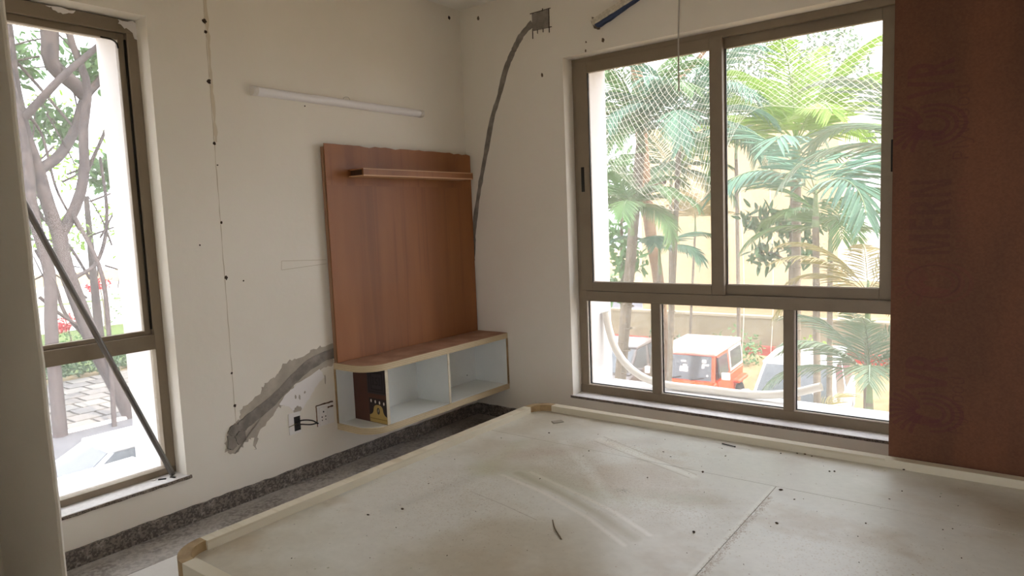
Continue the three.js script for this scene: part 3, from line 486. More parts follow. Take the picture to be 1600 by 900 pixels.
// odds and ends lying on the bed
{ const chip = mesh('wood_offcut', bx(-0.028, 0.028, 0, 0.005, -0.018, 0.018, 0.001), std({ color: 0x9c9486, roughness: 0.8 })); chip.position.set(1.228, 0.327, 0.802); chip.rotation.y = 0.95; tag(chip, 'small flat offcut lying on the bed near its far corner', 'offcut');
  const nail = group('steel_nail', 2.088, 0.3305, 0.723, -0.18); tag(nail, 'dark nail lying on the bed below the wide window', 'nail');
  mesh('shank', cyl(0.0028, 0.0022, [-0.03, 0, 0], [0.032, 0, 0], 8), gasket, nail); mesh('head', cyl(0.0035, 0.0035, [0.032, 0, 0], [0.035, 0, 0], 10), gasket, nail);
  const sl = mesh('wood_sliver', limb([[-0.075, 0, 0], [-0.01, 0.001, 0.006], [0.075, 0, 0]], 0.0016, 0.0026, 10, 5), std({ color: 0x6b5a42, roughness: 0.9 })); sl.position.set(1.901, 0.3288, 1.826); sl.rotation.y = -0.79; tag(sl, 'thin wood sliver lying across the middle of the bed', 'sliver');
  const R = rngOf(91), spots = [[1.33, 1.991], [1.259, 2.093], [2.312, 0.71], [2.494, 1.395], [2.425, 1.107], [2.735, 1.243], [2.29, 1.602], [2.767, 0.66], [2.531, 0.823], [2.547, 0.813], [2.114, 1.084], [1.592, 1.1], [1.293, 0.976], [2.4, 0.67], [2.37, 0.675], [2.43, 0.68]], bits = [];
  for (let i = 0; i < 130; i++) spots.push([1.1 + R() * 2.1, 0.72 + R() * 1.85]);
  spots.forEach(([x, z], i) => { const s = i < 16 ? 0.0032 + R() * 0.0025 : 0.0009 + R() * R() * 0.0028, g = new THREE.IcosahedronGeometry(s, 0); g.scale(1 + R(), 0.6, 1); g.rotateY(R() * 6); g.translate(x, 0.327 + s * 0.45, z); bits.push(g); });
  const cr = mesh('sawdust_crumbs', merge(bits.map((g) => uvM(g))), std({ color: 0x4a3c2c, roughness: 1 })); tag(cr, 'dark crumbs of sawdust and dirt scattered over the bed', 'crumbs'); cr.userData.kind = 'stuff';
  const bf = []; for (const [x, z] of [[0.55, 1.1], [0.62, 1.5], [0.4, 1.9], [0.33, 2.2], [0.6, 0.7], [0.5, 2.35], [0.2, 2.1]]) { const g = new THREE.IcosahedronGeometry(0.004 + R() * 0.003, 0); g.translate(x, 0.003, z); bf.push(uvM(g)); }
  const fr = mesh('plaster_crumbs', merge(bf), puttyWhite); tag(fr, 'pale plaster crumbs on the floor between bed and wall', 'crumbs'); fr.userData.kind = 'stuff';
}
// ------------------------------------------------------------------ tall plywood cupboard at the right
{ const X0 = 2.704, X1 = 4.38, zf = 0.6, hh = 2.44;
  const c = tag(group('plywood_cupboard', (X0 + X1) / 2, 0, 0.3), 'tall raw plywood cupboard with faded red stamps at the right of the window', 'cupboard');
  const put = (n, g, m) => { g.translate(-(X0 + X1) / 2, 0, -0.3); return mesh(n, g, m, c); };
  const raw = std({ map: noisy(rgb(98, 62, 38), rgb(116, 76, 48), [0.8, 0.8], 512, nB, 1.8), roughness: 0.75 });
  put('side_board', bx(X0, X0 + 0.018, 0, hh, 0.014, zf - 0.018), raw); put('side_board', bx(X1 - 0.018, X1, 0, hh, 0.014, zf - 0.018), raw);
  put('top_board', bx(X0 + 0.018, X1 - 0.018, hh - 0.018, hh, 0.014, zf - 0.018), raw); put('front_core', bx(X0, X1, 0, hh, zf - 0.018, zf - 0.001), raw);
  const W = 1000, Hh = 2048, cv = document.createElement('canvas'); cv.width = W; cv.height = Hh; const k = cv.getContext('2d');
  const img = k.createImageData(W, Hh), d = img.data;
  for (let y = 0; y < Hh; y++) for (let x = 0; x < W; x++) { const u = x / W, v = y / Hh; let q = mix(rgb(90, 52, 28), rgb(106, 62, 35), clamp01(0.5 + (nB(u * 1.5, v * 0.6) - 0.5) * 2.2)); q = mix(q, rgb(82, 50, 30), tileStreak(u, v) * 0.25); const s = (nE(u * 4, v * 6) - 0.5) * 18, o = (y * W + x) * 4; for (let j = 0; j < 3; j++) d[o + j] = q[j] * 255 + s; d[o + 3] = 255; }
  k.putImageData(img, 0, 0);
  const px = (x) => (x - X0) / (X1 - X0) * W, py = (y) => (1 - y / hh) * Hh, S = Hh / hh;
  const red = 'rgba(78,20,34,0.3)', faint = 'rgba(66,24,22,0.26)';
  const upText = (txt, x, y, size, font, col, stretch) => { k.save(); k.translate(px(x), py(y)); k.rotate(-Math.PI / 2); k.font = `${font} ${size * S}px sans-serif`; k.fillStyle = col; k.textAlign = 'left'; k.textBaseline = 'alphabetic'; const w = k.measureText(txt).width; k.scale(stretch * S / w, 1); k.fillText(txt, 0, 0); k.restore(); };
  const emblem = (x, y, col) => { k.save(); k.translate(px(x), py(y)); k.strokeStyle = col; k.fillStyle = col; k.lineCap = 'round';
    for (let i = 0; i < 9; i++) { const a = Math.PI * (0.62 + i * 0.085); k.lineWidth = 0.012 * S; k.beginPath(); k.moveTo(Math.cos(a) * 0.03 * S, Math.sin(a) * 0.02 * S); k.quadraticCurveTo(Math.cos(a + 0.2) * 0.06 * S, Math.sin(a + 0.2) * 0.06 * S, Math.cos(a) * 0.095 * S, Math.sin(a) * 0.095 * S); k.stroke(); }
    k.lineWidth = 0.01 * S; for (const q of [0.035, 0.055, 0.075]) { k.beginPath(); k.arc(0.01 * S, 0, q * S, -1.9, 1.5); k.stroke(); }
    k.beginPath(); k.ellipse(0.0, 0.035 * S, 0.04 * S, 0.018 * S, 0, 0, 7); k.fill(); k.restore(); };
  upText('MERN', 2.898, 1.165, 0.135, 'bold', faint, 0.3); emblem(2.82, 1.66, red); upText('VR', 2.9, 1.765, 0.15, 'bold', red, 0.135);
  k.strokeStyle = faint; k.lineWidth = 0.006 * S; k.beginPath(); k.arc(px(2.845), py(1.07), 0.062 * S, 0, 7); k.stroke(); emblem(2.85, 1.065, 'rgba(104,44,36,0.25)');
  emblem(2.83, 0.555, red); upText('VR', 2.9, 0.64, 0.14, 'bold', red, 0.145); upText('Plywood', 2.955, 0.48, 0.05, '', faint, 0.23);
  upText('Plywood', 2.95, 1.52, 0.05, '', faint, 0.28);
  k.fillStyle = 'rgba(104,44,36,0.22)'; for (const [x, y0, n] of [[2.945, 1.16, 16], [2.765, 1.16, 14]]) for (let i = 0; i < n; i++) k.fillRect(px(x - 0.028), py(y0 + 0.01 + i * 0.019), (0.018 + (i * 7 % 5) * 0.002) * S, 0.007 * S); // worn, unreadable small print
  const t = new THREE.CanvasTexture(cv); t.colorSpace = THREE.SRGBColorSpace;
  put('front_board', new THREE.BoxGeometry(X1 - X0, hh, 0.001).translate((X0 + X1) / 2, hh / 2, zf - 0.0005), std({ map: t, roughness: 0.7 }));
}

// ------------------------------------------------------------------ outside: ground and buildings
const G = -3.75;
const asphalt = std({ map: noisy(rgb(84, 84, 90), rgb(98, 98, 104), [3, 3], 512, nB), roughness: 0.95 });
const soil = std({ map: noisy(rgb(126, 106, 76), rgb(156, 136, 100), [4, 4], 512, nB, 2.2), roughness: 1 });
const lawnMat = std({ map: noisy(rgb(70, 90, 40), rgb(98, 116, 60), [2, 2], 512, nC, 2), roughness: 1 });
const beigeWall = std({ map: noisy(rgb(184, 160, 126), rgb(200, 177, 143), [6, 6], 512, nA, 2), roughness: 0.9 });
const greyWall = std({ map: dataTex(512, 512, (u, v) => mix(mix(rgb(128, 118, 98), rgb(150, 140, 118), nA(u, v)), rgb(96, 88, 68), sm(0.5, 0.75, nD(u * 2, v)) * 0.6), [5, 3]), roughness: 0.95 });
const kerbRed = std({ color: 0xa04038, roughness: 0.8 });
structure(mesh('ground', bx(-110, 60, G - 0.3, G, -90, 40), soil), 'dusty ground around the building');
structure(mesh('own_building_base', bx(-T, RX + 0.2, G, -0.2, -T, RZ + 0.2), outsidePaint), 'storey below the room');
structure(mesh('own_building_top', bx(-T, RX + 0.2, H + 0.15, 8.5, -T, RZ + 0.2), outsidePaint), 'storeys above the room');
structure(mesh('road', bx(-16.9, -13.2, G, G + 0.02, -40, 20), asphalt), 'grey road beyond the tall window');
{ // block paving beyond the road
  const p = structure(group('paved_yard'), 'yard of pale paving blocks beyond the road');
  mesh('bedding', bx(-24.4, -16.95, G, G + 0.012, -40, 20), std({ color: 0x4a4744, roughness: 1 }), p);
  const mats = [0x6c6866, 0x787470, 0x625e5c].map((c) => std({ color: c, roughness: 0.9 })), R = rngOf(101);
  const one = bx(-0.36, 0.36, 0, 0.05, -0.36, 0.36, 0.015);
  for (let i = 0; i < 9; i++) for (let j = 0; j < 9; j++) { const m = mesh('paving_block', one, mats[Math.floor(R() * 3)], p); m.position.set(-17.4 - i * 0.8, G + R() * 0.008, -1.2 - j * 0.8 - (i % 2) * 0.4); }
  structure(mesh('kerb', bx(-16.98, -16.86, G, G + 0.1, -40, 20), outsidePaint), 'pale kerb between road and yard');
}
structure(mesh('lawn', bx(-60, -25.4, G, G + 0.04, -50, 20), lawnMat), 'bright lawn beyond the hedge');
structure(mesh('neighbour_wall', bx(-10.2, -2.45, G, 4.9, -24.5, -23), beigeWall), 'tall plain beige wall of the building behind the palms');
{ const w = tag(group('compound_wall', -4, G, -20.9), 'stained grey compound wall with coping and red painted foot', 'wall');
  mesh('masonry', bx(-18, 16, 0, 1.3, -0.12, 0.12), greyWall, w); mesh('coping', bx(-18, 16, 1.3, 1.38, -0.17, 0.17), std({ color: 0x9a907c, roughness: 1 }), w);
  mesh('red_foot', bx(-18, 16, 0.0, 0.32, 0.12, 0.3), kerbRed, w);
}
{ const b = tag(group('white_building', -5, G, -48), 'far white apartment building with grey windows behind the palms', 'building');
  mesh('wall', bx(-6.5, 7, 0, 22, -6, 0), std({ color: 0xf0eeea, roughness: 0.9 }), b);
  const gl = std({ color: 0x9a9ca4, roughness: 0.3 });
  for (let f = 0; f < 7; f++) for (const x of [-4.6, -3.2, 0.4, 1.8, 5]) mesh('window', bx(x - 0.5, x + 0.5, 1.2 + f * 3, 2.9 + f * 3, -0.02, 0.04), gl, b);
  for (let f = 1; f < 7; f++) mesh('balcony_slab', bx(-2.4, -0.4, f * 3, f * 3 + 0.2, 0, 1), std({ color: 0xe0deda, roughness: 0.9 }), b);
}
{ const w = tag(group('white_boundary_wall', -39, G, -12), 'far low white wall with posts beyond the lawn', 'wall');
  mesh('masonry', bx(-0.15, 0.15, 0, 1.45, -14, 14), outsidePaint, w); mesh('upper_band', bx(-0.12, 0.12, 1.6, 2.5, -14, 14), std({ color: 0xf2f0ee, roughness: 0.9 }), w);
  for (let i = 0; i < 10; i++) mesh('post', bx(-0.18, 0.18, 0, 2.6, -13.5 + i * 3, -13.2 + i * 3), outsidePaint, w);
}

// ------------------------------------------------------------------ vehicles
const tyre = std({ color: 0x24221f, roughness: 0.9 }), rim = std({ color: 0xa8a8a8, roughness: 0.4, metalness: 0.6 });
const carGlass = std({ color: 0x50555a, roughness: 0.12, metalness: 0.1 });
const hull = (pts) => uvM(new ConvexGeometry(pts.map((p) => new THREE.Vector3(...p))));
function slab(c, s, t) { // a thin panel on four corners, shrunk by s and t thick
  const v = c.map((p) => new THREE.Vector3(...p)), m = v.reduce((a, b) => a.clone().add(b), new THREE.Vector3()).multiplyScalar(0.25);
  const n = v[1].clone().sub(v[0]).cross(v[3].clone().sub(v[0])).normalize();
  const q = v.map((p) => p.clone().lerp(m, s)); const out = [];
  for (const p of q) { const a = p.clone().addScaledVector(n, t), b = p.clone().addScaledVector(n, -0.02); out.push(a, b); }
  return uvM(new ConvexGeometry(out));
}
function wheel(par, x, z, r) { const pts = [[r * 0.55, -0.1], [r * 0.92, -0.1], [r, -0.06], [r, 0.06], [r * 0.92, 0.1], [r * 0.55, 0.1], [r * 0.55, -0.1]].map(([a, b]) => new THREE.Vector2(a, b)); const g = new THREE.LatheGeometry(pts, 22); g.rotateZ(Math.PI / 2); g.translate(x, r, z); const w = mesh('wheel', g, tyre, par); mesh('hub', cyl(r * 0.56, r * 0.5, [x - 0.09, r, z], [x + 0.09, r, z], 14), rim, w); }
// a closed car facing +z; body outline in (z, y), cabin between the given stations
function car(name, label, o) {
  const c = tag(group(name, o.x, G, o.z, o.turn ?? 0), label, 'car');
  const w = o.w / 2, paintM = std({ color: o.color, roughness: 0.3, metalness: 0.05 });
  const s = shapeOf(o.side); const g = new THREE.ExtrudeGeometry(s, { depth: o.w - 0.16, bevelEnabled: true, bevelSize: 0.08, bevelThickness: 0.08, bevelOffset: -0.08, bevelSegments: 3 });
  g.rotateY(-Math.PI / 2); g.translate(w - 0.08, 0, 0); mesh('body', uvM(g), paintM, c);
  const { b0, b1, t0, t1, yb, yt } = o.cab, k = o.taper ?? 0.13;
  const P = { fl: [-w + 0.06, yb, b1], fr: [w - 0.06, yb, b1], rl: [-w + 0.06, yb, b0], rr: [w - 0.06, yb, b0], tfl: [-w + k + 0.06, yt, t1], tfr: [w - k - 0.06, yt, t1], trl: [-w + k + 0.06, yt, t0], trr: [w - k - 0.06, yt, t0] };
  mesh('cabin', hull(Object.values(P)), paintM, c);
  const up = (p, d) => [p[0], p[1] + d, p[2]];
  const roof = bx(-w + k + 0.03, w - k - 0.03, yt - 0.03, yt + 0.05, t0 - 0.02, t1 + 0.02, 0.04); mesh('roof', roof, o.roof ? std({ color: o.roof, roughness: 0.5 }) : paintM, c);
  mesh('windscreen', slab([P.fl, P.fr, P.tfr, P.tfl], 0.08, 0.012), carGlass, c);
  mesh('rear_screen', slab([P.rr, P.rl, P.trl, P.trr], 0.12, 0.012), carGlass, c);
  const lerp = (a, b, t) => a.map((v, i) => v + (b[i] - v) * t);
  for (const [A, B, C, D, flip] of [[P.fr, P.rr, P.trr, P.tfr], [P.rl, P.fl, P.tfl, P.trl]]) for (const [a, b] of [[0.02, 0.47], [0.53, 0.98]]) mesh('side_window', slab([lerp(A, B, a), lerp(A, B, b), lerp(D, C, b), lerp(D, C, a)], 0.1, 0.012), carGlass, c);
  for (const q of [-1, 1]) { mesh('mirror', bx(q * (w + 0.1) - 0.09, q * (w + 0.1) + 0.09, yb + 0.0, yb + 0.15, b1 - 0.35, b1 - 0.25, 0.04), paintM, c); }
  for (const q of [-1, 1]) mesh('headlamp', bx(q * (w - 0.25) - 0.16, q * (w - 0.25) + 0.16, o.lampY - 0.07, o.lampY + 0.07, o.front - 0.06, o.front + 0.015, 0.03), std({ color: 0xdde2e6, roughness: 0.15 }), c);
  for (const [x, z] of [[-w + 0.1, o.wz[0]], [w - 0.1, o.wz[0]], [-w + 0.1, o.wz[1]], [w - 0.1, o.wz[1]]]) wheel(c, x, z, o.wr);
  return c;
}
const suvSide = [[-2.1, 0.35], [2.05, 0.35], [2.15, 0.6], [2.12, 0.95], [1.0, 1.15], [-2.05, 1.12], [-2.15, 0.7]];
const carSide = [[-1.95, 0.28], [1.95, 0.28], [2.02, 0.5], [1.95, 0.72], [0.95, 0.92], [-1.9, 0.95], [-2.0, 0.6]];
const suv = car('white_suv', 'white tall car parked facing the window right of the orange jeep', { x: -0.85, z: -11.9, turn: 0.1, w: 1.8, color: 0xd4d4d4, side: suvSide, cab: { b0: -2.05, b1: 1.1, t0: -1.85, t1: 0.35, yb: 1.1, yt: 1.78 }, lampY: 0.85, front: 2.12, wz: [1.35, -1.3], wr: 0.36 });
mesh('sticker', bx(-0.06, 0.06, -0.05, 0.05, -0.004, 0.004), std({ color: 0xe8e8e4, roughness: 0.6 }), suv).position.set(0.42, 1.33, 0.87); suv.children.at(-1).rotation.x = -0.83;
car('dark_car', 'dark grey car parked left of the orange jeep', { x: -6.2, z: -13.4, turn: 0.1, w: 1.75, color: 0x5a5452, side: carSide, cab: { b0: -1.6, b1: 1.15, t0: -1.2, t1: 0.3, yb: 0.9, yt: 1.45 }, lampY: 0.62, front: 1.98, wz: [1.25, -1.2], wr: 0.31 });
car('white_hatchback', 'white car parked below the tall window, nearer the building corner', { x: -10.0, z: -1.7, turn: 0.0, w: 1.7, color: 0xc4c6cc, side: carSide, cab: { b0: -1.75, b1: 1.35, t0: -1.2, t1: 0.5, yb: 0.9, yt: 1.42 }, lampY: 0.62, front: 1.98, wz: [1.25, -1.2], wr: 0.31, taper: 0.2 });
car('white_sedan', 'white car parked below the tall window at its left edge', { x: -7.95, z: 1.2, turn: 0.0, w: 1.72, color: 0xc4c6cc, side: carSide, cab: { b0: -1.7, b1: 0.95, t0: -1.1, t1: 0.2, yb: 0.9, yt: 1.42 }, lampY: 0.62, front: 1.98, wz: [1.25, -1.2], wr: 0.31, taper: 0.2 });
{ // orange jeep with a white hard top
  const c = tag(group('orange_jeep', -3.5, G, -12.3, 0.08), 'orange jeep with dusty white hard top parked below the wide window', 'car');
  const orange = std({ color: 0xd04c1c, roughness: 0.4 }), top = std({ map: noisy(rgb(196, 172, 164), rgb(212, 194, 188), [1.5, 1.5], 256, nB, 2), roughness: 0.6 });
  mesh('body', bx(-0.78, 0.78, 0.5, 1.12, -1.75, 0.75, 0.06), orange, c);
  mesh('bonnet', hull([[-0.7, 0.55, 0.7], [0.7, 0.55, 0.7], [-0.6, 0.55, 1.75], [0.6, 0.55, 1.75], [-0.7, 1.13, 0.7], [0.7, 1.13, 0.7], [-0.58, 1.03, 1.72], [0.58, 1.03, 1.72]]), orange, c);
  mesh('bonnet_bulge', bx(-0.3, 0.3, 1.06, 1.15, 0.72, 1.68, 0.04), orange, c);
  for (const q of [-1, 1]) { mesh('fender', bx(q * 0.78 - 0.16, q * 0.78 + 0.16, 0.82, 0.92, 0.75, 1.8, 0.05), orange, c); mesh('rear_fender', bx(q * 0.82 - 0.12, q * 0.82 + 0.12, 0.8, 0.9, -1.65, -0.75, 0.05), orange, c); }
  mesh('grille', bx(-0.5, 0.5, 0.55, 1.0, 1.7, 1.77, 0.02), orange, c); mesh('bumper', bx(-0.8, 0.8, 0.42, 0.58, 1.8, 1.92, 0.03), plasticBlack, c);
  for (const q of [-1, 1]) mesh('headlamp', cyl(0.11, 0.11, [q * 0.36, 0.84, 1.74], [q * 0.36, 0.84, 1.8], 18), std({ color: 0xe6e6e2, roughness: 0.15 }), c);
  const A = [-0.74, 1.12, 0.7], B = [0.74, 1.12, 0.7], C = [0.7, 1.74, 0.5], D = [-0.7, 1.74, 0.5];
  mesh('windscreen_frame', slab([A, B, C, D], 0.0, 0.02), orange, c); mesh('windscreen', slab([A, B, C, D], 0.11, 0.03), carGlass, c);
  for (const [x, y, w, h] of [[0.46, 1.6, 0.05, 0.035], [0.5, 1.52, 0.08, 0.02], [0.44, 1.47, 0.03, 0.03], [0.56, 1.28, 0.02, 0.02], [-0.04, 1.58, 0.06, 0.02], [-0.02, 1.4, 0.1, 0.06], [0.0, 1.47, 0.05, 0.04]]) { const st = mesh('sticker', bx(-w, w, -h, h, 0, 0.006), plasticWhite, c); st.position.set(x, y, 0.74 - (y - 1.12) * 0.323); st.rotation.x = -0.312; }
  for (const x of [-0.25, 0.3]) { const wp = mesh('wiper', bx(-0.2, 0.2, -0.01, 0.01, 0, 0.02), plasticBlack, c); wp.position.set(x, 1.19, 0.74); wp.rotation.z = 0.25; }
  mesh('hard_top', hull([[-0.76, 1.12, -1.75], [0.76, 1.12, -1.75], [-0.76, 1.12, -0.35], [0.76, 1.12, -0.35], [-0.7, 1.76, -1.66], [0.7, 1.76, -1.66], [-0.7, 1.76, 0.5], [0.7, 1.76, 0.5]]), orange, c);
  mesh('roof', bx(-0.74, 0.74, 1.72, 1.83, -1.72, 0.56, 0.05), top, c);
  for (const q of [-1, 1]) {
    const F = (z, y) => [q * (0.77 - (y - 1.12) * 0.094), y, z], quad = (z0, z1, y0, y1) => (q > 0 ? [F(z1, y0), F(z0, y0), F(z0, y1), F(z1, y1)] : [F(z0, y0), F(z1, y0), F(z1, y1), F(z0, y1)]);
    mesh('side_frame', slab(quad(-1.7, -0.5, 1.15, 1.72), 0.02, 0.012), top, c); mesh('side_window', slab(quad(-1.62, -0.6, 1.22, 1.66), 0.04, 0.022), carGlass, c);
    mesh('door', slab(quad(-0.4, 0.62, 0.55, 1.14), 0.02, 0.02), orange, c); mesh('door_window', slab(quad(-0.38, 0.42, 1.18, 1.68), 0.05, 0.02), carGlass, c);
    mesh('mirror', bx(q * 0.95 - 0.1, q * 0.95 + 0.1, 1.18, 1.36, 0.5, 0.58, 0.03), plasticWhite, c);
    for (const z of [1.28, -1.2]) wheel(c, q * 0.76, z, 0.38);
  }
  const sp = new THREE.TorusGeometry(0.27, 0.1, 10, 20); sp.translate(0.1, 0.95, -1.88); mesh('spare_wheel', sp, tyre, c);
}

// ------------------------------------------------------------------ plants
const leafMat = (c, k = 0.45) => new THREE.MeshPhysicalMaterial({ color: c, roughness: 0.8, transmission: k, thickness: 0, side: THREE.DoubleSide });
const L = { blue: leafMat(0x5f8a76, 0.3), green: leafMat(0x5c8450, 0.4), lime: leafMat(0x84a83c, 0.5), dark: leafMat(0x4a6a48, 0.3), straw: leafMat(0x948c56, 0.4), grey: leafMat(0x688068, 0.35) };
const bark = { grey: std({ map: noisy(rgb(104, 96, 84), rgb(134, 124, 110), [0.4, 0.4], 256, nB, 2), roughness: 1 }), brown: std({ map: noisy(rgb(100, 80, 62), rgb(128, 106, 84), [0.4, 0.4], 256, nB, 2), roughness: 1 }), pale: std({ map: noisy(rgb(70, 63, 64), rgb(92, 83, 84), [0.5, 0.5], 256, nB, 2), roughness: 1 }), greenish: std({ color: 0x788a66, roughness: 0.8 }) };
const unitLeaf = (() => { // one leaflet: 1 m long along +x, 1 m wide along z at its widest, folded and drooping
  const st = [[0, 0.25], [0.25, 0.95], [0.6, 0.85], [0.85, 0.45], [1, 0.02]], pos = [], idx = [];
  st.forEach(([x, w]) => { const y = -0.28 * x * x; pos.push(x, y + 0.0, -w / 2, x, y - 0.05 * w, 0, x, y, w / 2); });
  for (let i = 0; i < 4; i++) for (let k = 0; k < 2; k++) { const a = i * 3 + k; idx.push(a, a + 1, a + 3, a + 1, a + 4, a + 3); }
  const g = new THREE.BufferGeometry(); g.setAttribute('position', new THREE.Float32BufferAttribute(pos, 3)); g.setIndex(idx); g.computeVertexNormals();
  g.setAttribute('uv', new THREE.Float32BufferAttribute(new Float32Array(30), 2)); return g;
})();
function frond(R, o) { // returns the curve of its stalk and the placing of every leaflet
  const az = o.az, e0 = o.e, pts = [new THREE.Vector3()], n = 12; let e = e0; const side = new THREE.Vector3(-Math.sin(az), 0, Math.cos(az));
  for (let i = 0; i < n; i++) { const d = new THREE.Vector3(Math.cos(az) * Math.cos(e), Math.sin(e), Math.sin(az) * Math.cos(e)); pts.push(pts.at(-1).clone().addScaledVector(d, o.L / n)); e -= o.droop / n * (0.4 + 1.2 * i / n); }
  const c = new THREE.CatmullRomCurve3(pts), leaves = [], N = o.n;
  for (let i = 0; i < N; i++) {
    const t = 0.16 + 0.83 * i / (N - 1), p = c.getPointAt(t), T0 = c.getTangentAt(t), up = new THREE.Vector3().crossVectors(side, T0).normalize(); if (up.y < 0) up.negate();
    for (const q of [-1, 1]) {
      const f = 0.55 + 0.75 * t, d = side.clone().multiplyScalar(q * (1 - 0.35 * t)).addScaledVector(T0, f).addScaledVector(up, 0.28 - o.hang * (0.5 + R() * 0.5)).normalize();
      const len = o.leaf * (0.5 + 0.5 * Math.sin(Math.PI * Math.min(1, 0.2 + t * 0.75))) * (0.85 + R() * 0.3), Z = new THREE.Vector3().crossVectors(d, up).normalize(), Y = new THREE.Vector3().crossVectors(Z, d).normalize();
      leaves.push(new THREE.Matrix4().makeBasis(d.multiplyScalar(len), Y.multiplyScalar(len), Z.multiplyScalar(o.w)).setPosition(p));
    }
  }
  return { c, leaves };
}
function palm(name, label, o) {
  const R = rngOf(o.seed), [cx, cy, cz] = o.crown, [bx0, bz0] = o.base ?? [cx, cz];
  const p = tag(group(name, bx0, G, bz0), label, 'palm', 'palms outside the wide window');
  const top = [cx - bx0, cy - G, cz - bz0];
  mesh('trunk', limb([[0, 0, 0], [top[0] * 0.3, top[1] * 0.35, top[2] * 0.3], [top[0] * 0.7, top[1] * 0.7, top[2] * 0.7], [top[0], top[1] - 0.3, top[2]]], o.r * 1.25, o.r, 18, 9), o.bark ?? bark.grey, p);
  const rings = []; for (let i = 1; i < 16; i++) { const t = i / 16, g = new THREE.TorusGeometry(o.r * (1.24 - 0.22 * t), o.r * 0.12, 5, 12); g.rotateX(Math.PI / 2); g.translate(top[0] * t, (top[1] - 0.3) * t, top[2] * t); rings.push(uvM(g)); } 
  mesh('trunk_rings', merge(rings), o.bark ?? bark.grey, p);
  mesh('crown_shaft', limb([[top[0], top[1] - 0.45, top[2]], [top[0], top[1] - 0.1, top[2]], [top[0], top[1] + 0.15, top[2]]], o.r * 1.15, o.r * 0.4, 6, 8), bark.greenish, p);
  for (let i = 0; i < o.fronds; i++) {
    const az = o.az ? o.az[i] : i * 2.4 + R() * 0.5, f = frond(R, { az, e: o.e[0] + (o.e[1] - o.e[0]) * (o.az ? R() : (i + 0.5) / o.fronds), droop: o.droop * (0.8 + R() * 0.4), L: o.L * (0.8 + R() * 0.35), n: o.n, leaf: o.leaf, w: o.w, hang: o.hang ?? 0.4 });
    const stalk = new THREE.TubeGeometry(f.c, 14, o.r * 0.16, 5); 
    if (o.parts) { const fr = mesh('frond', uvM(stalk), bark.greenish, p); fr.position.set(...top); for (const m of f.leaves) { const lf = mesh('leaflet', unitLeaf, o.mat, fr); m.decompose(lf.position, lf.quaternion, lf.scale); } }
    else { const gs = f.leaves.map((m) => unitLeaf.clone().applyMatrix4(m)); const fr = mesh('frond', merge([...gs, uvM(stalk)]), o.mat, p); fr.position.set(...top); }
  }
  return p;
}
palm('palm', 'slender palm with big bluish drooping fronds at the right of the window', { seed: 201, crown: [0.73, 1.55, -6.5], base: [0.78, -6.5], r: 0.045, fronds: 9, az: [0.2, 0.9, 2.9, 3.4, 1.6, 4.6, 5.6, 2.3, 6.0], e: [0.3, 1.1], droop: 1.7, L: 1.7, n: 16, leaf: 0.66, w: 0.05, hang: 0.55, mat: L.blue, parts: true });
palm('palm', 'near palm whose fronds hang in from the right edge of the window', { seed: 207, crown: [2.3, 1.85, -4.5], r: 0.05, fronds: 8, e: [0.2, 1.2], droop: 1.5, L: 1.5, n: 18, leaf: 0.5, w: 0.04, hang: 0.35, mat: L.grey, parts: true });
palm('palm', 'thin grey-stemmed palm just right of the slender palm', { seed: 211, crown: [0.68, 1.0, -7.6], r: 0.04, fronds: 10, e: [0.2, 1.1], droop: 1.6, L: 1.3, n: 24, leaf: 0.42, w: 0.028, mat: L.green });
palm('palm', 'tall palm with bright yellow-green upright fronds', { seed: 223, crown: [-0.18, 2.5, -9], base: [-0.2, -9], r: 0.075, fronds: 16, e: [0.3, 1.4], droop: 1.2, L: 2.2, n: 34, leaf: 0.6, w: 0.036, hang: 0.5, mat: L.lime });
palm('palm', 'green palm behind the left sash of the window', { seed: 227, crown: [-2.16, 2.85, -7], base: [-2.85, -7], r: 0.085, fronds: 16, e: [0.0, 1.4], droop: 1.5, L: 1.7, n: 32, leaf: 0.5, w: 0.03, hang: 0.5, mat: L.green });
palm('palm', 'low green palm close to the left jamb of the window', { seed: 229, crown: [-1.85, 1.5, -6], base: [-2.4, -6], r: 0.045, fronds: 13, e: [0.0, 1.2], droop: 1.6, L: 1.15, n: 26, leaf: 0.4, w: 0.03, mat: L.green });
palm('palm', 'palm with blue-green fronds at the centre of the left sash', { seed: 233, crown: [-1.39, 2.8, -6.8], base: [-1.74, -6.8], r: 0.04, fronds: 16, e: [0.0, 1.3], droop: 1.5, L: 1.7, n: 32, leaf: 0.48, w: 0.028, hang: 0.5, mat: L.blue });
palm('palm', 'dark feathery palm before the beige wall', { seed: 239, crown: [-5.66, 2.7, -16], base: [-5.8, -16], r: 0.05, fronds: 12, e: [-0.1, 0.9], droop: 1.3, L: 2.4, n: 28, leaf: 0.62, w: 0.042, mat: L.dark });
palm('palm', 'dark drooping palm right of the middle stile', { seed: 271, crown: [-3.67, 3.3, -16], base: [-3.72, -16.3], r: 0.05, fronds: 13, e: [0.0, 1.2], droop: 1.5, L: 2.6, n: 30, leaf: 0.66, w: 0.042, mat: L.grey });
palm('palm', 'small spiky sunlit palm on a thin stem before the beige wall', { seed: 241, crown: [-5.08, 1.2, -16.4], base: [-5.35, -16.4], r: 0.035, fronds: 12, e: [0.3, 1.3], droop: 0.6, L: 1.05, n: 14, leaf: 0.45, w: 0.024, mat: L.straw });
palm('palm', 'short palm with one wide blue frond low in the left sash', { seed: 251, crown: [-2.14, 0.75, -7.6], base: [-2.5, -7.6], r: 0.035, fronds: 6, az: [0.3, 0.0, 2.4, 4.2, 1.2, 5.4], e: [0.2, 0.7], droop: 1.3, L: 1.0, n: 24, leaf: 0.4, w: 0.03, mat: L.blue });
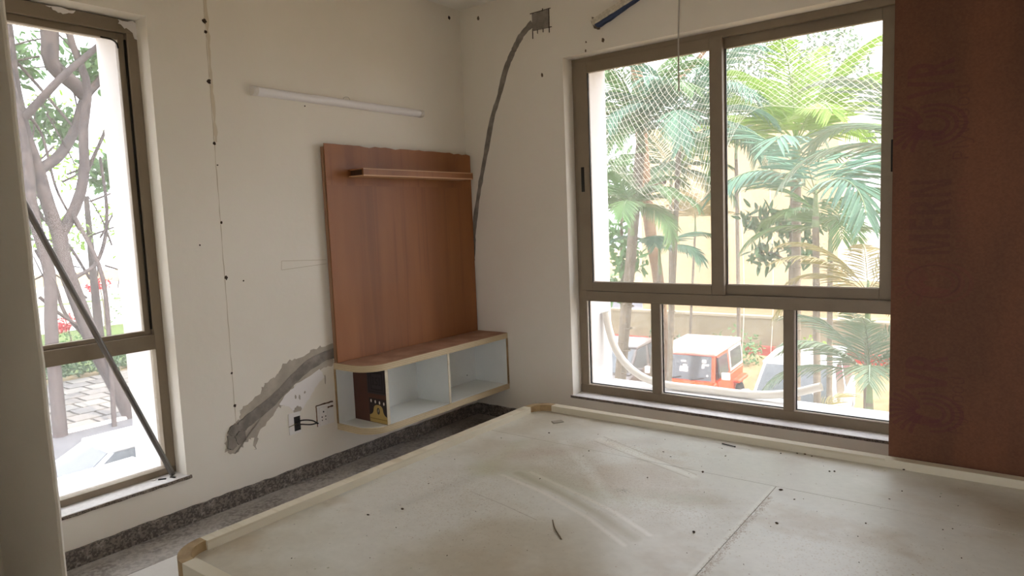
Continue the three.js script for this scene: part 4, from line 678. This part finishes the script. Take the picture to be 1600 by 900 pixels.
palm('palm', 'yellowing palm low at the right edge of the window', { seed: 257, crown: [1.62, 0.35, -5.2], r: 0.035, fronds: 11, e: [0.1, 1.2], droop: 1.2, L: 1.15, n: 22, leaf: 0.34, w: 0.018, mat: L.straw });
palm('palm', 'bushy palm clump low in the right fixed pane', { seed: 263, crown: [1.75, -0.5, -4.6], r: 0.04, fronds: 12, e: [0.2, 1.3], droop: 1.2, L: 1.1, n: 22, leaf: 0.34, w: 0.022, mat: L.grey });
palm('palm', 'sunlit palm seedling on the ground below the right fixed pane', { seed: 269, crown: [0.55, -2.1, -6.4], r: 0.04, fronds: 11, e: [0.1, 1.2], droop: 1.3, L: 1.1, n: 20, leaf: 0.36, w: 0.024, mat: L.straw });

function leafCloud(R, blobs, per, size, w) { // leaves scattered through several rounded masses
  const gs = [];
  for (const [x, y, z, r] of blobs) for (let i = 0; i < per; i++) {
    const a = R() * 6.283, b = Math.acos(2 * R() - 1), q = r * Math.cbrt(R()), m = new THREE.Matrix4().compose(new THREE.Vector3(x + q * Math.sin(b) * Math.cos(a), y + q * Math.cos(b) * 0.75, z + q * Math.sin(b) * Math.sin(a)), new THREE.Quaternion().setFromEuler(new THREE.Euler(R() * 6.3, R() * 6.3, R() * 6.3)), new THREE.Vector3(size * (0.7 + R() * 0.6), size, w));
    gs.push(unitLeaf.clone().applyMatrix4(m));
  }
  return merge(gs);
}
function tree(name, label, at, limbs, blobs, per, size, w, mat, barkM, seed, grp) {
  const t = tag(group(name, ...at), label, 'tree', grp); const sub = (p) => [p[0] - at[0], p[1] - at[1], p[2] - at[2]];
  limbs.forEach(([pts, r0, r1], i) => mesh(i ? 'branch' : 'trunk', limb(pts.map(sub), r0, r1, 16, 8), barkM, t));
  if (blobs) { const f = mesh('foliage', leafCloud(rngOf(seed), blobs.map(([x, y, z, r]) => [...sub([x, y, z]), r]), per, size, w), mat, t); f.userData.kind = 'stuff'; }
  return t;
}
function twigs(par, seed, n) { const R = rngOf(seed), gs = []; for (let i = 0; i < n; i++) { const y = 2.5 + R() * 9, z = 2.6 - R() * 3.4, a = R() * 6.28, l = 0.6 + R() * 1.2, x = -0.4 - R() * 1.4, dy = Math.sin(a) * l, dz = Math.cos(a) * l; gs.push(limb([[x, y, z], [x + 0.1, y + dy * 0.5 + (R() - 0.5) * 0.2, z + dz * 0.5], [x, y + dy, z + dz + (R() - 0.5) * 0.2]], 0.03, 0.014, 5, 5)); } const m = mesh('twigs', merge(gs), bark.pale, par); m.userData.kind = 'stuff'; }
// big tree seen through the left sash
tree('rain_tree', 'tall brown tree with a thick leaning trunk behind the left sash', [-3.44, G, -10.6], [[[[-3.44, G, -10.6], [-3.5, -1.31, -10.6], [-3.57, -0.22, -10.6], [-3.78, 1.13, -10.6], [-3.96, 3.59, -10.6], [-4.3, 6.6, -11]], 0.12, 0.15], [[[-3.85, 1.9, -10.6], [-3.5, 2.1, -10.5], [-3.3, 2.05, -10.4]], 0.08, 0.05], [[[-3.95, 3.6, -10.6], [-3.0, 4.8, -11.6], [-2.2, 6, -12]], 0.08, 0.03]],
  [[-3, 6.6, -12, 1.4], [-4.8, 6.6, -11.5, 1.5], [-1.6, 6.2, -13, 1.2], [-2.2, 5, -13, 0.9], [-5.8, 5.2, -12, 1.1]], 420, 0.13, 0.06, L.grey, bark.brown, 301);
tree('young_tree', 'young tree with clusters of dark pointed leaves before the beige wall', [-0.55, G, -10], [[[[-0.55, G, -10], [-0.54, -1.5, -10], [-0.5, 1.8, -10], [-0.4, 3.6, -10]], 0.075, 0.05], [[[-0.52, 0.9, -10], [-0.9, 1.2, -9.9], [-1.3, 1.25, -9.9]], 0.02, 0.01], [[[-0.52, 0.3, -10], [-0.9, 0.55, -9.9], [-1.15, 0.5, -9.9]], 0.02, 0.01]],
  [[-1.1, 1.2, -9.9, 0.35], [-0.75, 1.1, -9.9, 0.35], [-1.0, 0.5, -9.9, 0.32], [-0.3, 0.6, -10, 0.4], [-0.2, 1.2, -10, 0.4]], 70, 0.24, 0.075, L.dark, bark.grey, 307);
tree('far_tree', 'airy grey-green tree rising behind the beige wall', [-5.5, G, -27], [[[[-5.5, G, -27], [-5.4, 2, -27], [-5.0, 7, -27]], 0.3, 0.15]], [[-5, 8.6, -27, 2.3], [-7, 7.6, -27, 1.8], [-3.6, 7.2, -27, 1.6], [-6, 6, -27, 1.7], [-9.5, 7, -27, 1.9]], 300, 0.26, 0.12, L.grey, bark.grey, 311);
tree('leafy_tree', 'small leafy tree at the left behind the palms', [-3.5, G, -8.6], [[[[-3.5, G, -8.6], [-3.45, -1, -8.6], [-3.4, 2, -8.6]], 0.06, 0.03]], [[-3.42, 2.3, -8.5, 0.42], [-3.3, 1.7, -8.5, 0.4], [-3.5, 0.95, -8.5, 0.42], [-3.2, 0.45, -8.5, 0.36], [-3.6, -0.1, -8.5, 0.36]], 110, 0.2, 0.08, L.green, bark.grey, 313);
// branching tree beyond the tall window
twigs(tree('branching_tree', 'pale multi-stemmed tree with crossing branches beyond the tall window', [-17, G, -4.76], [
  [[[-17, G, -4.76], [-17, -2.51, -4.34], [-17, -1.65, -4.02], [-17, -0.48, -3.73], [-17, 0.74, -3.47], [-17, 1.62, -3.42]], 0.222, 0.192],
  [[[-17, 1.4, -3.42], [-17, 2.4, -3.21], [-17.1, 3.22, -3.12], [-17.1, 3.83, -2.97], [-17.2, 5.23, -2.85], [-17.2, 6.38, -2.84], [-17.2, 8, -2.81]], 0.178, 0.104],
  [[[-17, 1.4, -3.42], [-16.9, 2.15, -3.82], [-16.8, 2.74, -4.01], [-16.8, 3.21, -4.1], [-16.7, 4.16, -4.13], [-16.7, 5.28, -4.33], [-16.7, 6.04, -4.17], [-16.7, 6.46, -4.03], [-16.7, 8, -4.0]], 0.148, 0.074],
  [[[-17.1, 3.1, -3.13], [-17.6, 3.59, -3.85], [-17.99, 4.34, -4.42], [-17.99, 5.21, -4.74], [-17.99, 5.68, -5.12], [-18, 6.6, -5.8]], 0.148, 0.089],
  [[[-17.63, 8.5, -3.92], [-17.63, 6.62, -3.91], [-17.63, 5.96, -3.89], [-17.8, 5.53, -4.45], [-17.99, 5.25, -4.78]], 0.252, 0.192],
  [[[-16.9, 4.4, -2.9], [-16.28, 5.41, -3.63], [-16.28, 6.08, -4.31], [-16.28, 7, -5.2]], 0.104, 0.059],
  [[[-16.8, G, -2.9], [-16.8, -1.01, -2.94], [-16.8, 0.53, -3.04], [-16.8, 2.07, -2.81], [-16.9, 3.18, -2.86], [-16.9, 6, -2.6]], 0.178, 0.104],
  [[[-17.97, 6.09, -3.1], [-17.97, 5.4, -3.64], [-17.97, 4.44, -4.35]], 0.044, 0.037], [[[-16.95, 1.1, -2.85], [-17.16, 0.18, -3.26], [-17.16, -0.58, -3.41], [-17.1, -1.33, -3.84]], 0.052, 0.044],
  [[[-16.9, -0.1, -2.8], [-17.05, -0.61, -3.28], [-17.0, -1.0, -3.7]], 0.044, 0.037], [[[-17.1, 0.3, -3.7], [-17.82, 0.65, -4.57], [-17.82, 1.32, -4.85], [-17.82, 2.15, -4.97], [-17.82, 3.6, -4.93]], 0.059, 0.037],
  [[[-16.8, 2.0, -3.72], [-16.44, 0.65, -4.07], [-16.44, -0.09, -4.16], [-16.44, G, -4.06]], 0.052, 0.067], [[[-17.2, 3.3, -3.1], [-17.93, 2.11, -3.32], [-17.93, 1.23, -3.92], [-17.93, 0.2, -4.4]], 0.044, 0.037],
  [[[-17.2, 4.6, -2.95], [-17.26, 4.21, -3.3], [-17.26, 2.58, -3.58], [-17.1, 1.56, -3.94]], 0.037, 0.030], [[[-16.9, 2.6, -4.0], [-16.96, 3.25, -4.29], [-16.96, 4.03, -4.68], [-16.96, 5.4, -5.3]], 0.052, 0.037]],
  [[-18.5, 5.9, -3.0, 0.8], [-18.5, 6.2, -5.2, 0.8], [-19, 4.6, -4.2, 0.8], [-18.6, 3.2, -5.4, 0.7], [-18.6, 2.0, -3.0, 0.6], ...Array.from({ length: 40 }, (_, i) => [-11.5 - (i % 7) * 2.1, 9.2 + (i * 5 % 4) * 0.5, 3 - Math.floor(i / 7) * 2.8 + (i % 2), 1.9])], 240, 0.3, 0.16, L.green, bark.pale, 331), 333, 34);  // the wide overhead masses are an unseen canopy added to shade the yard
tree('far_tree', 'light green tree far beyond the tall window', [-27, G, -8], [[[[-27, G, -8], [-27, 0, -8], [-27.2, 3, -8.1]], 0.2, 0.1]], [[-27, 4.2, -8, 1.5], [-27, 2.0, -9.2, 1.2], [-27, 1.4, -7, 1.1], [-27, 6.0, -7, 1.3], [-27, 0.6, -9.8, 0.9], [-27, 5.4, -10, 1.2], [-27, 3.6, -5.6, 1.2]], 260, 0.22, 0.1, L.lime, bark.pale, 337);
tree('far_tree', 'green tree at the far left beyond the tall window', [-22.4, G, -3.2], [[[[-22.4, G, -3.2], [-22.4, 0, -3.2], [-22.6, 3, -3.3]], 0.2, 0.1]], [[-22.4, 3.6, -3.3, 1.0], [-22.4, 1.4, -3.7, 1.0], [-22.4, 5.4, -3.7, 1.0], [-22.4, 7.2, -4.6, 1.2]], 240, 0.2, 0.09, L.green, bark.pale, 341);
{ const h = tag(mesh('hedge', leafCloud(rngOf(351), Array.from({ length: 14 }, (_, i) => [-24.9 + (i % 2) * 0.3, G + 0.45, 0.5 - i * 0.85, 0.62]), 190, 0.16, 0.09), L.dark), 'clipped dark hedge along the far side of the paved yard', 'hedge'); }
for (const [x, z, r, s, m] of [[-4.9, -19.1, 0.9, 361, L.green], [-2.0, -17, 0.7, 363, L.straw], [-2.3, -18.9, 0.8, 365, L.lime], [-7.4, -18.9, 0.8, 367, L.grey], [-5.0, -17.6, 0.7, 369, L.green]]) {
  const b = mesh('shrub', leafCloud(rngOf(s), [[0, r * 0.6, 0, r], [r * 0.5, r * 0.4, 0.1, r * 0.7]], 150, 0.16, 0.07), m); b.position.set(x, G, z);
  tag(b, { 361: 'green shrub at the wall foot behind the jeep', 363: 'dry yellowish shrub between the jeep and the white car', 365: 'lime green shrub at the wall foot behind the white car', 367: 'grey-green shrub at the wall foot behind the dark car', 369: 'green shrub just behind the jeep' }[s], 'shrub', 'shrubs along the compound wall');
}
for (const [x, y, z, r, s, say] of [[-30, G + 1.5, -8.0, 0.42, 381, 'red flowering bush on the lawn behind the branching tree'], [-37.5, G + 2.6, -12.4, 0.5, 383, 'red flowering bush before the far white wall']]) {
  const b = tag(group('flowering_bush', x, G, z), say, 'bush', 'red flowering bushes');
  const f = mesh('blossom', leafCloud(rngOf(s), [[0, y - G, 0, r], [0.2, y - G - 0.2, 0.5, r * 0.8]], 170, 0.12, 0.08), leafMat(0xc03040, 0.3), b); f.userData.kind = 'stuff';
  const q = mesh('foliage', leafCloud(rngOf(s + 1), [[0, (y - G) * 0.45, 0, (y - G) * 0.5]], 160, 0.14, 0.07), L.green, b); q.userData.kind = 'stuff';
  mesh('stem', limb([[0, 0, 0], [0.05, (y - G) * 0.5, 0], [0, y - G, 0.1]], 0.05, 0.02), bark.grey, b);
}
// bird net draped outside the wide window
{ const R = rngOf(371), gs = [], low = (x) => { const t = (x - 0.2) / 2.2; return 1.98 - 0.52 * Math.exp(-(((t - 0.3) / 0.2) ** 2)) - 0.1 * Math.sin(t * 7); };
  const P = (x, k) => { const y0 = low(x), y = y0 + k * (3.05 - y0); return [x + 0.03 * Math.sin(y * 5), y + 0.02 * Math.sin(x * 9), -1.45 + 0.16 * Math.sin(x * 3.1 + y) + 0.1 * Math.sin(y * 4)]; };
  const line = (pts) => { for (let i = 0; i + 1 < pts.length; i++) { const g = cyl(0.0013, 0.0013, pts[i], pts[i + 1], 3); gs.push(g); } };
  const N = 44, M = 9;
  for (let i = -26; i <= N; i++) for (const q of [1, -1]) { const pts = []; for (let j = 0; j <= M; j++) { const u = q > 0 ? i + j * 26 / M : i + 26 - j * 26 / M; if (u < 0 || u > N) continue; pts.push(P(0.15 + u * 2.35 / N, j / M)); } if (pts.length > 1) line(pts); }
  const bot = []; for (let i = 0; i <= 30; i++) bot.push(P(0.15 + i * 2.35 / 30, 0)); line(bot);
  tag(mesh('bird_net', merge(gs), std({ color: 0xf0f0ea, roughness: 0.8 })), 'white bird net draped outside the upper panes of the wide window', 'net');
}
// cream hose lying on the outer ledge
tag(mesh('hose_pipe', uvM(tube([[0.842, 0.72, -0.4], [0.86, 0.6, -0.41], [0.9, 0.47, -0.42], [0.98, 0.36, -0.43], [1.11, 0.28, -0.44], [1.25, 0.253, -0.45], [1.5, 0.25, -0.46], [1.83, 0.252, -0.47], [2.05, 0.29, -0.48], [2.2, 0.345, -0.48]], 0.025, 80, 12)), std({ color: 0xe6e0d2, roughness: 0.55 })), 'thick cream hose curving along the outer ledge of the wide window', 'hose');
for (const [x0, z0, x1, say] of [[-3.2, -14.75, -3.3, 'thin pale wire rising behind the middle of the orange jeep'], [-2.45, -14.8, -2.5, 'thin pale wire rising right behind the rear corner of the orange jeep']]) tag(mesh('guy_wire', tube([[x0, G + 0.02, z0], [x0 + 0.15, -1, z0], [x1, 3, z0 - 0.3]], 0.012, 10, 5), cableGrey), say, 'wire', 'wires behind the jeep');

renderer.render(scene, camera);
